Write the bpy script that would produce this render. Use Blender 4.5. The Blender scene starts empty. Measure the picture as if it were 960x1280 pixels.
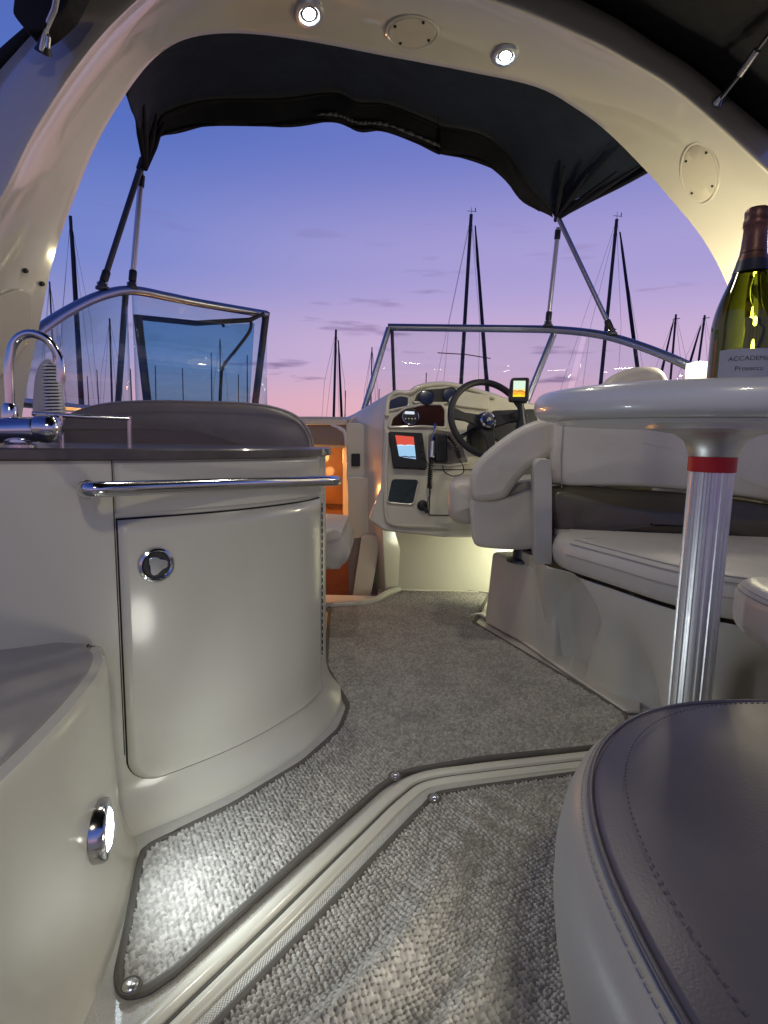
import bpy, bmesh, math, random
import numpy as np
from mathutils import Vector, Matrix
random.seed(4); rng = np.random.RandomState(7)
R = math.radians
SC = bpy.context.scene
COL = SC.collection

# ------------------------------------------------------------------ camera
FPX, PITCH, ROLL, HC = 700.0, R(7.49), R(1.2), 0.72
R0, U0 = Vector((1,0,0)), Vector((0,math.sin(PITCH),math.cos(PITCH)))
CF = Vector((0,math.cos(PITCH),-math.sin(PITCH)))
CR = R0*math.cos(ROLL) + U0*math.sin(ROLL)
CU = -R0*math.sin(ROLL) + U0*math.cos(ROLL)
CAM = Vector((0,0,HC))
cd = bpy.data.cameras.new('camera'); co = bpy.data.objects.new('camera', cd); COL.objects.link(co)
cd.sensor_fit = 'VERTICAL'; cd.sensor_height = 24; cd.lens = 24*FPX/1280
cd.clip_start = 0.02; cd.clip_end = 8000
co.matrix_world = Matrix(((CR.x,CU.x,-CF.x,0),(CR.y,CU.y,-CF.y,0),(CR.z,CU.z,-CF.z,HC),(0,0,0,1)))
SC.camera = co

# ------------------------------------------------------------------ view + world (dusk sky)
SC.view_settings.view_transform = 'Standard'; SC.view_settings.look = 'None'
SC.view_settings.exposure = 0.0; SC.view_settings.gamma = 1.0
def lin(r,g,b):
    f = lambda c: (c/255/12.92) if c/255 <= .04045 else ((c/255+.055)/1.055)**2.4
    return (f(r),f(g),f(b),1)
W = bpy.data.worlds.new('World'); SC.world = W; W.use_nodes = True
def build_world():
    nt = W.node_tree; nt.nodes.clear(); N = nt.nodes.new; L = nt.links.new
    out = N('ShaderNodeOutputWorld'); bg = N('ShaderNodeBackground'); L(bg.outputs[0], out.inputs[0])
    tc = N('ShaderNodeTexCoord'); sep = N('ShaderNodeSeparateXYZ'); L(tc.outputs['Generated'], sep.inputs[0])
    asn = N('ShaderNodeMath'); asn.operation = 'ARCSINE'; L(sep.outputs[2], asn.inputs[0])
    mr = N('ShaderNodeMapRange'); mr.inputs[1].default_value = R(-10); mr.inputs[2].default_value = R(80); L(asn.outputs[0], mr.inputs[0])
    def ramp(stops):
        r = N('ShaderNodeValToRGB'); r.color_ramp.interpolation = 'EASE'
        e = r.color_ramp.elements
        while len(e) < len(stops): e.new(.5)
        for k,(p,c) in enumerate(stops): e[k].position = (p+10)/90; e[k].color = lin(*c)
        L(mr.outputs[0], r.inputs[0]); return r
    warm = ramp([(-10,(70,66,84)),(-.5,(196,132,146)),(2.5,(230,178,192)),(8,(206,178,213)),(16,(170,159,213)),(27,(118,126,200)),(45,(70,84,160)),(75,(50,64,130))])
    cool = ramp([(-10,(52,60,88)),(-.5,(190,140,160)),(3,(196,162,188)),(8,(156,154,202)),(16,(118,134,204)),(27,(84,110,190)),(45,(52,74,150)),(75,(42,58,122))])
    # azimuth weight: warmest a little right of straight ahead
    nrm = N('ShaderNodeVectorMath'); nrm.operation = 'DOT_PRODUCT'; L(tc.outputs['Generated'], nrm.inputs[0]); nrm.inputs[1].default_value = (.34,.94,0)
    mz = N('ShaderNodeMapRange'); mz.interpolation_type = 'SMOOTHSTEP'; mz.inputs[1].default_value = .62; mz.inputs[2].default_value = 1.0; L(nrm.outputs['Value'], mz.inputs[0])
    mx = N('ShaderNodeMix'); mx.data_type = 'RGBA'; L(mz.outputs[0], mx.inputs[0]); L(cool.outputs[0], mx.inputs[6]); L(warm.outputs[0], mx.inputs[7])
    # thin dusk clouds low over the horizon
    mp = N('ShaderNodeMapping'); mp.inputs['Scale'].default_value = (4.2,4.2,34); mp.inputs['Location'].default_value = (.35,.2,.0); L(tc.outputs['Generated'], mp.inputs[0])
    nz = N('ShaderNodeTexNoise'); nz.inputs['Scale'].default_value = 1.35; nz.inputs['Detail'].default_value = 7; L(mp.outputs[0], nz.inputs['Vector'])
    cr = N('ShaderNodeMapRange'); cr.inputs[1].default_value = .61; cr.inputs[2].default_value = .69; L(nz.outputs[0], cr.inputs[0])
    el = N('ShaderNodeMapRange'); el.inputs[1].default_value = R(22); el.inputs[2].default_value = R(2); L(asn.outputs[0], el.inputs[0])
    m1 = N('ShaderNodeMath'); m1.operation = 'MULTIPLY'; L(cr.outputs[0], m1.inputs[0]); L(el.outputs[0], m1.inputs[1])
    m2 = N('ShaderNodeMath'); m2.operation = 'MULTIPLY'; L(m1.outputs[0], m2.inputs[0]); m2.inputs[1].default_value = .85
    m3 = N('ShaderNodeMix'); m3.data_type = 'RGBA'; L(m2.outputs[0], m3.inputs[0]); L(mx.outputs[2], m3.inputs[6]); m3.inputs[7].default_value = lin(112,92,138)
    L(m3.outputs[2], bg.inputs[0]); bg.inputs[1].default_value = 1.0
build_world()

# ------------------------------------------------------------------ helpers
def V(*a): return Vector(a)
def ray(px, py): return CF + CR*((px-480)/FPX) + CU*((640-py)/FPX)
def P(px, py, y):
    d = ray(px,py); return CAM + d*(y/d.y)
def Q(px, py, z=0.0):
    d = ray(px,py); return CAM + d*((z-HC)/d.z)
def PL(px, py, p0, n):
    d = ray(px,py); return CAM + d*((p0-CAM).dot(n)/d.dot(n))
def cr(pts, m=6, closed=False):
    """Catmull-Rom resample of Vectors"""
    n = len(pts); out = []
    rg = range(n if closed else n-1)
    for i in rg:
        if closed: a,b,c,d = pts[i-1],pts[i],pts[(i+1)%n],pts[(i+2)%n]
        else: a,b,c,d = pts[max(i-1,0)],pts[i],pts[i+1],pts[min(i+2,n-1)]
        for k in range(m):
            t = k/m
            out.append(0.5*((2*b)+(c-a)*t+(2*a-5*b+4*c-d)*t*t+(3*b-3*c+d-a)*t**3))
    if not closed: out.append(pts[-1].copy())
    return out
def lerp(a,b,t): return a+(b-a)*t

class MB:
    def __init__(s): s.v=[]; s.f=[]
    def add(s, vs, fs):
        b=len(s.v); s.v += [tuple(v) for v in vs]; s.f += [tuple(i+b for i in f) for f in fs]
    def loft(s, rings, closed=True, caps=True, wrap=False):
        n=len(rings[0]); vs=[p for r in rings for p in r]; fs=[]
        m=len(rings)
        for i in range(m if wrap else m-1):
            i2=(i+1)%m
            for j in range(n if closed else n-1):
                k=(j+1)%n; fs.append((i*n+j,i*n+k,i2*n+k,i2*n+j))
        if caps and closed and not wrap:
            fs.append(tuple(range(n-1,-1,-1))); fs.append(tuple(range((m-1)*n,m*n)))
        s.add(vs,fs)
    def tube(s, pts, r, n=10, closed=False):
        rings=[]; m=len(pts)
        rr = r if isinstance(r,(list,tuple)) else [r]*m
        prev=None
        for i,p in enumerate(pts):
            if closed: t=(pts[(i+1)%m]-pts[i-1])
            else: t=pts[min(i+1,m-1)]-pts[max(i-1,0)]
            t.normalize()
            if prev is None:
                a=Vector((0,0,1)) if abs(t.z)<.9 else Vector((1,0,0))
                u=t.cross(a).normalized()
            else:
                u=(prev-t*prev.dot(t)).normalized()
            prev=u; w=t.cross(u)
            rings.append([p+(u*math.cos(2*math.pi*k/n)+w*math.sin(2*math.pi*k/n))*rr[i] for k in range(n)])
        s.loft(rings, True, True, wrap=closed)
    def box(s, c, sx, sy, sz, ax=None):
        ax = ax or (V(1,0,0),V(0,1,0),V(0,0,1)); c=Vector(c)
        vs=[c+ax[0]*(i*sx/2)+ax[1]*(j*sy/2)+ax[2]*(k*sz/2) for i in(-1,1) for j in(-1,1) for k in(-1,1)]
        s.add(vs,[(0,1,3,2),(4,6,7,5),(0,4,5,1),(2,3,7,6),(0,2,6,4),(1,5,7,3)])
    def lathe(s, prof, c, ax=None, n=40):
        ax = ax or (V(1,0,0),V(0,1,0),V(0,0,1)); c=Vector(c)
        rings=[[c+(ax[0]*math.cos(2*math.pi*k/n)+ax[1]*math.sin(2*math.pi*k/n))*r+ax[2]*z for k in range(n)] for r,z in prof]
        s.loft(rings,True,True)
    def prism(s, pts, ext):
        n=len(pts); vs=list(pts)+[p+ext for p in pts]
        s.add(vs,[tuple(range(n-1,-1,-1)),tuple(range(n,2*n))]+[(i,(i+1)%n,(i+1)%n+n,i+n) for i in range(n)])
    def grid(s, rows):
        s.loft(rows, closed=False, caps=False)
    def build(s, name, mat, parent=None, bevel=0, seg=3, sub=0, solid=0, ang=38, flat=False):
        me=bpy.data.meshes.new(name); me.from_pydata(s.v,[],s.f); me.update()
        bm=bmesh.new(); bm.from_mesh(me); bmesh.ops.remove_doubles(bm,verts=bm.verts,dist=1e-6)
        bmesh.ops.recalc_face_normals(bm,faces=bm.faces)
        if not flat:
            for f in bm.faces: f.smooth=True
            for e in bm.edges:
                if len(e.link_faces)==2 and e.calc_face_angle(0)>R(ang): e.smooth=False
        bm.to_mesh(me); bm.free()
        me.materials.append(mat)
        o=bpy.data.objects.new(name,me); COL.objects.link(o)
        if parent is not None: attach(o,parent)
        if solid:
            m=o.modifiers.new('solid','SOLIDIFY'); m.thickness=solid; m.offset=0
        if bevel:
            m=o.modifiers.new('bevel','BEVEL'); m.width=bevel; m.segments=seg; m.limit_method='ANGLE'; m.angle_limit=R(30); m.harden_normals=False
            for e in me.edges: pass
            me.set_sharp_from_angle(angle=R(75)) if not flat else None
        if sub:
            m=o.modifiers.new('sub','SUBSURF'); m.levels=sub; m.render_levels=sub
        return o
WORLD_LOC={}
def attach(o,parent):
    o.parent=parent
    o.matrix_parent_inverse=Matrix.Translation(-WORLD_LOC.get(parent.name,Vector((0,0,0))))
def thing(name,label,cat,loc=(0,0,0),group=None,kind=None):
    o=bpy.data.objects.new(name,None); COL.objects.link(o); o.location=loc; o.empty_display_size=.05
    WORLD_LOC[o.name]=Vector(loc)
    o['label']=label; o['category']=cat
    if group: o['group']=group
    if kind: o['kind']=kind
    return o
def tag(o,label,cat,group=None):
    o['label']=label; o['category']=cat
    if group: o['group']=group
    return o
def struct(o): o['kind']='structure'; return o
def rpoly(pts, r, seg=5):
    """round corners of a planar polygon of Vectors"""
    out=[]; n=len(pts)
    for i in range(n):
        a,b,c=pts[i-1],pts[i],pts[(i+1)%n]
        rr=min(r,(a-b).length*.48,(c-b).length*.48)
        p=b+(a-b).normalized()*rr; q=b+(c-b).normalized()*rr
        for k in range(seg+1):
            t=k/seg; out.append((1-t)**2*p+2*t*(1-t)*b+t*t*q)
    return out
def frame(n):
    n=n.normalized(); u=V(0,0,1).cross(n).normalized(); w=n.cross(u); return (u,w,n)

# ------------------------------------------------------------------ materials
def mat(name, col, rough=.5, metal=0, coat=0, spec=.5, bump=None, var=0, vscale=3, trans=0, ior=1.45, emit=None, es=0, sheen=0, col2=None, cr_=.05):
    m=bpy.data.materials.new(name); m.use_nodes=True; nt=m.node_tree; b=nt.nodes['Principled BSDF']; N=nt.nodes.new; L=nt.links.new
    b.inputs['Base Color'].default_value=(*col,1); b.inputs['Roughness'].default_value=rough; b.inputs['Metallic'].default_value=metal
    b.inputs['Specular IOR Level'].default_value=spec; b.inputs['IOR'].default_value=ior
    b.inputs['Coat Weight'].default_value=coat; b.inputs['Coat Roughness'].default_value=cr_
    b.inputs['Transmission Weight'].default_value=trans; b.inputs['Sheen Weight'].default_value=sheen
    if emit: b.inputs['Emission Color'].default_value=(*emit,1); b.inputs['Emission Strength'].default_value=es
    tc=N('ShaderNodeTexCoord')
    if var:
        nz=N('ShaderNodeTexNoise'); nz.inputs['Scale'].default_value=vscale; nz.inputs['Detail'].default_value=6; nz.inputs['Roughness'].default_value=.65; L(tc.outputs['Object'],nz.inputs['Vector'])
        mr=N('ShaderNodeMapRange'); mr.inputs[1].default_value=.3; mr.inputs[2].default_value=.7; L(nz.outputs[0],mr.inputs[0])
        mx=N('ShaderNodeMix'); mx.data_type='RGBA'; L(mr.outputs[0],mx.inputs[0])
        c2=col2 or tuple(c*(1-var) for c in col)
        mx.inputs[6].default_value=(*c2,1); mx.inputs[7].default_value=(*col,1); L(mx.outputs[2],b.inputs['Base Color'])
        rr=N('ShaderNodeMapRange'); rr.inputs[3].default_value=min(1,rough*1.25); rr.inputs[4].default_value=rough*.85; L(nz.outputs[0],rr.inputs[0]); L(rr.outputs[0],b.inputs['Roughness'])
    if bump:
        kind,sc,st,dist=bump
        if kind=='noise':
            t=N('ShaderNodeTexNoise'); t.inputs['Scale'].default_value=sc; t.inputs['Detail'].default_value=4; o=t.outputs[0]
        else:
            t=N('ShaderNodeTexVoronoi'); t.inputs['Scale'].default_value=sc; o=t.outputs['Distance']
        L(tc.outputs['Object'],t.inputs['Vector'])
        bp=N('ShaderNodeBump'); bp.inputs['Strength'].default_value=st; bp.inputs['Distance'].default_value=dist; L(o,bp.inputs['Height']); L(bp.outputs[0],b.inputs['Normal'])
    return m
M={}
M['gel']=mat('gelcoat_cream',(.60,.575,.47),.34,coat=.7,cr_=.13,var=.07,vscale=2.5,bump=('noise',3.5,.12,.01))
M['gelarch']=mat('gelcoat_arch',(.60,.56,.475),.3,coat=1,cr_=.07,var=.06,vscale=2,bump=('noise',2.5,.12,.01))
M['gelarch'].node_tree.nodes['Principled BSDF'].inputs['Coat IOR'].default_value=1.75
M['gelgrey']=mat('gelcoat_sole',(.50,.48,.42),.4,coat=.4,var=.12,vscale=8,bump=('noise',60,.1,.002))
M['nonskid']=mat('nonskid_gelcoat',(.55,.53,.48),.45,coat=.3,var=.15,vscale=9,bump=('voronoi',320,.5,.002))
M['vinyl']=mat('vinyl_cream',(.57,.53,.455),.38,var=.09,vscale=4,bump=('noise',11,.35,.012))
M['vinyltaupe']=mat('vinyl_taupe',(.20,.175,.165),.38,var=.15,vscale=5,bump=('noise',10,.35,.012))
M['stooltop']=mat('vinyl_slate',(.112,.100,.115),.34,var=.2,vscale=6,bump=('voronoi',420,.10,.001))
M['stoolside']=mat('vinyl_grey',(.40,.38,.335),.36,var=.08,vscale=5,bump=('voronoi',420,.08,.001))
M['olive']=mat('vinyl_dark_olive',(.085,.070,.042),.3,coat=.3,var=.2,vscale=5,bump=('voronoi',420,.15,.001))
M['thread']=mat('stitching',(.34,.32,.29),.8)
M['darkthread']=mat('dark_stitching',(.095,.086,.095),.7)
M['counter']=mat('counter_laminate',(.10,.085,.08),.3,coat=.5,var=.35,vscale=25)
M['gap']=mat('dark_gap',(.02,.018,.015),.8)
M['steel']=mat('stainless_steel',(.62,.62,.64),.12,metal=1,var=.1,vscale=30)
M['steelb']=mat('brushed_aluminium',(.70,.71,.72),.4,metal=1,var=.12,vscale=40)
M['alu']=mat('windshield_aluminium',(.42,.44,.50),.3,metal=1)
M['darkalu']=mat('dark_anodised_frame',(.05,.055,.075),.4,metal=.4,var=.2,vscale=10)
M['canvas']=mat('navy_canvas',(.010,.019,.038),.85,sheen=.04,var=.35,vscale=7,bump=('noise',260,.35,.002))
M['canvasblack']=mat('black_canvas',(.008,.008,.012),.8,var=.3,vscale=7,bump=('noise',200,.4,.002))
M['zip']=mat('zipper_tape',(.12,.12,.13),.6)
M['black']=mat('black_plastic',(.012,.012,.015),.42,var=.3,vscale=30)
M['rubber']=mat('black_rubber_grip',(.015,.015,.018),.55,bump=('noise',300,.2,.001))
M['burl']=mat('burgundy_burl_panel',(.045,.012,.012),.2,coat=1,var=.7,vscale=14)
M['gauge']=mat('blue_gauge_face',(.015,.025,.085),.25,coat=1,var=.3,vscale=20)
M['pocket']=mat('smoked_pocket',(.028,.045,.05),.25,coat=.5,var=.3,vscale=6)
M['white']=mat('white_plastic',(.66,.66,.66),.3,coat=.3,var=.05,vscale=6)
M['tabletop']=mat('table_gelcoat',(.56,.57,.58),.3,coat=.5,var=.06,vscale=7)
M['tape']=mat('red_tape',(.55,.012,.02),.45,var=.2,vscale=30)
M['snap']=mat('snap_button',(.55,.54,.52),.25,metal=.9)
M['binding']=mat('carpet_binding',(.115,.105,.09),.75,bump=('noise',400,.4,.001),var=.2,vscale=20)
M['wood']=mat('cherry_cabin_wood',(.42,.17,.05),.4,coat=.3,var=.35,vscale=9)
M['wooddark']=mat('dark_cabin_wood',(.10,.035,.015),.5,var=.3,vscale=9)
M['foil']=mat('bronze_foil',(.16,.075,.06),.38,metal=.55,var=.25,vscale=40,bump=('noise',120,.35,.002))
M['neckband']=mat('dark_neck_band',(.03,.035,.055),.4,metal=.3)
M['paper']=mat('grey_paper_label',(.34,.36,.42),.7,var=.08,vscale=60)
M['ink']=mat('label_ink',(.035,.035,.05),.6)
M['rust']=mat('label_rust',(.25,.09,.04),.6)
M['ovalplate']=mat('arch_cover_plate',(.57,.52,.42),.35,coat=.6)
M['mast']=mat('dark_mast',(.03,.03,.045),.6)
M['rig']=mat('rigging_wire',(.09,.08,.10),.6)
M['sailcover']=mat('dark_sail_cover',(.018,.02,.035),.8)
M['hull']=mat('yacht_hull',(.30,.31,.36),.4,var=.1,vscale=1)
def hingemat():
    m=mat('piano_hinge',(.5,.5,.48),.3,metal=.8); nt=m.node_tree; b=nt.nodes['Principled BSDF']; N=nt.nodes.new; L=nt.links.new
    tc=N('ShaderNodeTexCoord'); sp=N('ShaderNodeSeparateXYZ'); L(tc.outputs['Object'],sp.inputs[0])
    mu=N('ShaderNodeMath'); mu.operation='MULTIPLY'; mu.inputs[1].default_value=55; L(sp.outputs[2],mu.inputs[0])
    fr=N('ShaderNodeMath'); fr.operation='FRACT'; L(mu.outputs[0],fr.inputs[0]); gt=N('ShaderNodeMath'); gt.operation='GREATER_THAN'; gt.inputs[1].default_value=.35; L(fr.outputs[0],gt.inputs[0])
    mx=N('ShaderNodeMix'); mx.data_type='RGBA'; L(gt.outputs[0],mx.inputs[0]); mx.inputs[6].default_value=(.5,.5,.46,1); mx.inputs[7].default_value=(.015,.013,.012,1); L(mx.outputs[2],b.inputs['Base Color']); return m
M['hinge']=hingemat()
def glassmat(name,tint,refl=1.0):
    m=bpy.data.materials.new(name); m.use_nodes=True; nt=m.node_tree; nt.nodes.clear(); N=nt.nodes.new; L=nt.links.new
    out=N('ShaderNodeOutputMaterial'); tr=N('ShaderNodeBsdfTransparent'); tr.inputs[0].default_value=(*tint,1)
    gl=N('ShaderNodeBsdfGlossy'); gl.inputs['Roughness'].default_value=.02
    lw=N('ShaderNodeLayerWeight'); lw.inputs[0].default_value=.5; pw=N('ShaderNodeMath'); pw.operation='POWER'; pw.inputs[1].default_value=3.5; L(lw.outputs['Facing'],pw.inputs[0])
    mu=N('ShaderNodeMath'); mu.operation='MULTIPLY_ADD'; mu.inputs[1].default_value=.5*refl; mu.inputs[2].default_value=.035*refl; mu.use_clamp=True; L(pw.outputs[0],mu.inputs[0])
    mx=N('ShaderNodeMixShader'); L(mu.outputs[0],mx.inputs[0]); L(tr.outputs[0],mx.inputs[1]); L(gl.outputs[0],mx.inputs[2]); L(mx.outputs[0],out.inputs[0]); return m
M['glass']=glassmat('windshield_glass',(.93,.95,.97))
M['glassblue']=glassmat('tinted_hatch_glass',(.56,.78,.86))
M['glassport']=glassmat('port_windshield_glass',(.80,.90,.95),1.6)
M['bottleglass']=mat('green_bottle_glass',(.06,.075,.006),.03,trans=1,ior=1.33,coat=.3)
def emat(name,col,s): return mat(name,(.02,.02,.02),.4,emit=col,es=s)
M['led']=emat('led_white',(.80,.92,1.0),26)
M['ledblue']=emat('courtesy_led',(.75,.90,1.0),30)
M['lantern']=emat('lantern_glow',(1.0,.86,.55),2.6)
M['bulb']=emat('cabin_bulb',(1,.62,.25),9)
M['radiolcd']=emat('radio_lcd',(.75,.82,.95),.9)
M['bluelegend']=emat('switch_backlight',(.12,.35,.75),.35)
def screen_mat(name, stops, wob=0.0, s=1.0, scale=30):
    """colours by height in the screen's own generated space, edges broken by noise"""
    m=bpy.data.materials.new(name); m.use_nodes=True; nt=m.node_tree; b=nt.nodes['Principled BSDF']; N=nt.nodes.new; L=nt.links.new
    tc=N('ShaderNodeTexCoord'); sp=N('ShaderNodeSeparateXYZ'); L(tc.outputs['Generated'],sp.inputs[0])
    nz=N('ShaderNodeTexNoise'); nz.inputs['Scale'].default_value=scale; L(tc.outputs['Object'],nz.inputs['Vector'])
    a=N('ShaderNodeMath'); a.operation='MULTIPLY_ADD'; L(nz.outputs[0],a.inputs[0]); a.inputs[1].default_value=wob
    o=N('ShaderNodeMath'); o.operation='SUBTRACT'; L(sp.outputs[2],o.inputs[0]); o.inputs[1].default_value=wob*.5; L(o.outputs[0],a.inputs[2])
    rp=N('ShaderNodeValToRGB'); rp.color_ramp.interpolation='CONSTANT'; e=rp.color_ramp.elements
    while len(e)<len(stops): e.new(.5)
    for k,(p,c) in enumerate(stops): e[k].position=p; e[k].color=(*c,1)
    L(a.outputs[0],rp.inputs[0]); L(rp.outputs[0],b.inputs['Emission Color']); b.inputs['Emission Strength'].default_value=s
    b.inputs['Base Color'].default_value=(.01,.01,.01,1); b.inputs['Roughness'].default_value=.2
    return m
M['plotter']=screen_mat('plotter_screen',[(0,(.35,.55,.8)),(.07,(.05,.08,.12)),(.12,(.35,.6,.85)),(.55,(.62,.78,.92)),(.6,(.72,.09,.06))],.08,1.0,60)
M['fish']=screen_mat('sonar_screen',[(0,(.95,.75,.02)),(.12,(.95,.45,.03)),(.30,(.55,.12,.02)),(.38,(.95,.80,.25)),(.5,(.70,.90,.72))],.35,1.05,50)
# carpet: loop pile in mixed greys
def carpetmat():
    m=bpy.data.materials.new('berber_loop_carpet'); m.use_nodes=True; nt=m.node_tree; b=nt.nodes['Principled BSDF']; N=nt.nodes.new; L=nt.links.new
    tc=N('ShaderNodeTexCoord'); rp=N('ShaderNodeValToRGB'); at=N('ShaderNodeAttribute'); at.attribute_name='loop_tint'; L(at.outputs['Fac'],rp.inputs[0])
    e=rp.color_ramp.elements; e[0].position=0; e[0].color=(.27,.256,.23,1); e[1].position=1; e[1].color=(.47,.445,.395,1); x=e.new(.5); x.color=(.37,.352,.312,1)
    nz=N('ShaderNodeTexNoise'); nz.inputs['Scale'].default_value=9; nz.inputs['Detail'].default_value=8; nz.inputs['Roughness'].default_value=.85; L(tc.outputs['Object'],nz.inputs['Vector'])
    mr=N('ShaderNodeMapRange'); mr.inputs[1].default_value=.3; mr.inputs[2].default_value=.7; mr.inputs[3].default_value=.70; mr.inputs[4].default_value=1.22; L(nz.outputs[0],mr.inputs[0])
    mu=N('ShaderNodeVectorMath'); mu.operation='SCALE'; L(rp.outputs[0],mu.inputs[0]); L(mr.outputs[0],mu.inputs['Scale']); L(mu.outputs[0],b.inputs['Base Color'])
    b.inputs['Roughness'].default_value=.95; b.inputs['Sheen Weight'].default_value=.15; b.inputs['Specular IOR Level'].default_value=.2
    n2=N('ShaderNodeTexNoise'); n2.inputs['Scale'].default_value=900; L(tc.outputs['Object'],n2.inputs['Vector'])
    bp=N('ShaderNodeBump'); bp.inputs['Strength'].default_value=.5; bp.inputs['Distance'].default_value=.001; L(n2.outputs[0],bp.inputs['Height']); L(bp.outputs[0],b.inputs['Normal'])
    return m
M['carpet']=carpetmat()

# ------------------------------------------------------------------ lights helper
def lamp(name,kind,loc,energy,color,size=.05,direction=None,spot=None,blend=.6,parent=None):
    l=bpy.data.lights.new(name,kind); l.energy=energy; l.color=color
    if kind=='AREA': l.size=size; l.shape='DISK'
    else: l.shadow_soft_size=size
    if spot: l.spot_size=R(spot); l.spot_blend=blend
    o=bpy.data.objects.new(name,l); COL.objects.link(o); o.location=loc
    if direction is not None: o.rotation_euler=Vector(direction).to_track_quat('-Z','Y').to_euler()
    if parent is not None: attach(o,parent)
    return o

# ================================================================== SETTING
# water and hills
mb=MB(); mb.grid([[V(x,y,-1.0) for x in np.linspace(-4000,4000,9)] for y in np.linspace(-1500,5000,9)])
M['water']=mat('harbour_water',(.02,.035,.06),.08,bump=('noise',.8,.5,.2))
struct(mb.build('water',M['water'],flat=True))
M['hill']=mat('dusk_hill',(.012,.014,.022),.9)
mb=MB()
xs=np.linspace(-3000,3000,140); rows=[]
for k,(yy,s) in enumerate([(2150,0),(2250,.55),(2400,1),(2700,.6),(3000,0)]):
    row=[]
    for x in xs:
        h=34+22*math.sin(x*.0021+1.2)+12*math.sin(x*.0057)+6*math.sin(x*.017+.5)+3*math.sin(x*.043)
        row.append(V(x,yy+40*math.sin(x*.004),-1+max(6,h)*s))
    rows.append(row)
mb.grid(rows); struct(mb.build('hills',M['hill']))

# cockpit sole (one sheet) and foredeck
nk=Q(430,744).y
mb=MB(); mb.prism([V(-1.35,-1.6,-.05),V(1.35,-1.6,-.05),V(1.45,2.9,-.05),V(-.02,2.9,-.05),V(-.02,nk,-.05),V(-.75,nk,-.05),V(-.75,2.9,-.05),V(-1.45,2.9,-.05)],V(0,0,.05))
struct(mb.build('deck',M['nonskid']))
mb=MB(); rings=[]
for y,wl,wr,z,lo in [(2.97,-1.25,1.6,.80,.755),(3.6,-1.3,1.35,.82,.755),(4.05,-1.4,1.05,.81,.755),(4.08,-1.4,1.05,.81,-1.1),(4.6,-1.5,.7,.80,-1.1),(5.6,-1.8,-.5,.76,-1.1),(6.3,-1.75,-1.2,.72,-1.1)]:
    cx=(wl+wr)/2; w=(wr-wl)/2
    rings.append([V(cx+w*math.cos(a)*1.0,y,z-.0+ (.03*(1-math.cos(a)**2)) if math.sin(a)>=0 else -.9) for a in np.linspace(0,math.pi,9)]+[V(cx-w*.8,y,lo),V(cx+w*.8,y,lo)])
mb.loft(rings); fd=mb.build('foredeck',M['gel']); struct(fd)

# side coamings of the cockpit (moulded hull sides)
def coaming(name,label,pts,w,mt):
    mb=MB(); rings=[]
    for (x,y,z) in pts:
        s=1 if w>0 else -1
        rings.append([V(x,y,-.9),V(x,y,z-.05),V(x+.01*s,y,z-.02),V(x+.04*s,y,z),V(x+w-.05*s,y,z),V(x+w,y,z-.05),V(x+w-.06*s,y,-.9)])
    mb.loft(rings); return tag(mb.build(name,mt,bevel=.012),label,'hull side')
coaming('side_coaming','cream moulded port side of the cockpit behind the sink',[(-.98,-1.6,.70),(-.99,.6,.71),(-1.02,1.4,.72),(-1.08,2.1,.76),(-1.1,2.9,.78)],-.3,M['gel'])
coaming('side_coaming','cream moulded starboard side of the cockpit behind the settee',[(1.28,-1.6,.66),(1.30,.6,.68),(1.32,1.4,.70),(1.34,2.2,.72),(1.34,2.9,.78)],.35,M['gel'])

# ------------------------------------------------------------------ raised threshold moulding between the carpets
thr=[Q(150,1330),Q(215,1268),Q(330,1158),Q(440,1050),Q(495,998),Q(530,977),Q(600,966),Q(720,952),Q(820,940),Q(960,930)]
thr=cr([V(p.x,p.y,0) for p in thr],8)
def ribbon(line, prof):
    rings=[]
    for i,p in enumerate(line):
        t=(line[min(i+1,len(line)-1)]-line[max(i-1,0)]).normalized(); n=V(t.y,-t.x,0)   # towards the aft side
        rings.append([p+n*a+V(0,0,b) for a,b in prof])
    return rings
T=thing('threshold_moulding','cream raised threshold ridge with a groove between the two carpets','threshold',(thr[20].x,thr[20].y,0))
mb=MB(); mb.loft(ribbon(thr,[(-.022,.001),(-.020,.008),(-.014,.0135),(-.002,.0145),(.004,.012),(.007,.006),(.012,.0055),(.015,.011),(.020,.0135),(.026,.0135),(.030,.0105),(.034,.0095),(.036,.001)])); mb.build('ridge',M['gel'],T)
M['rib']=mat('ribbed_nonskid',(.52,.50,.43),.5,coat=.2)
def ribmat():
    nt=M['rib'].node_tree; b=nt.nodes['Principled BSDF']; N=nt.nodes.new; L=nt.links.new
    tc=N('ShaderNodeTexCoord'); ck=N('ShaderNodeTexVoronoi'); ck.inputs['Scale'].default_value=330; ck.inputs['Randomness'].default_value=.0; L(tc.outputs['Object'],ck.inputs['Vector'])
    bp=N('ShaderNodeBump'); bp.inputs['Strength'].default_value=1; bp.inputs['Distance'].default_value=.002; L(ck.outputs['Distance'],bp.inputs['Height']); L(bp.outputs[0],b.inputs['Normal'])
ribmat()
mb=MB(); mb.loft(ribbon(thr,[(.034,.001),(.035,.0065),(.052,.0062),(.066,.0055),(.067,.001)])); mb.build('ribbed_strip',M['rib'],T)
mb=MB(); mb.tube([p+V(0,0,.0035) for p in [q[0] for q in ribbon(thr,[(.0095,.002)])]],.003,6); mb.build('groove_seal',M['binding'],T)

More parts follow.
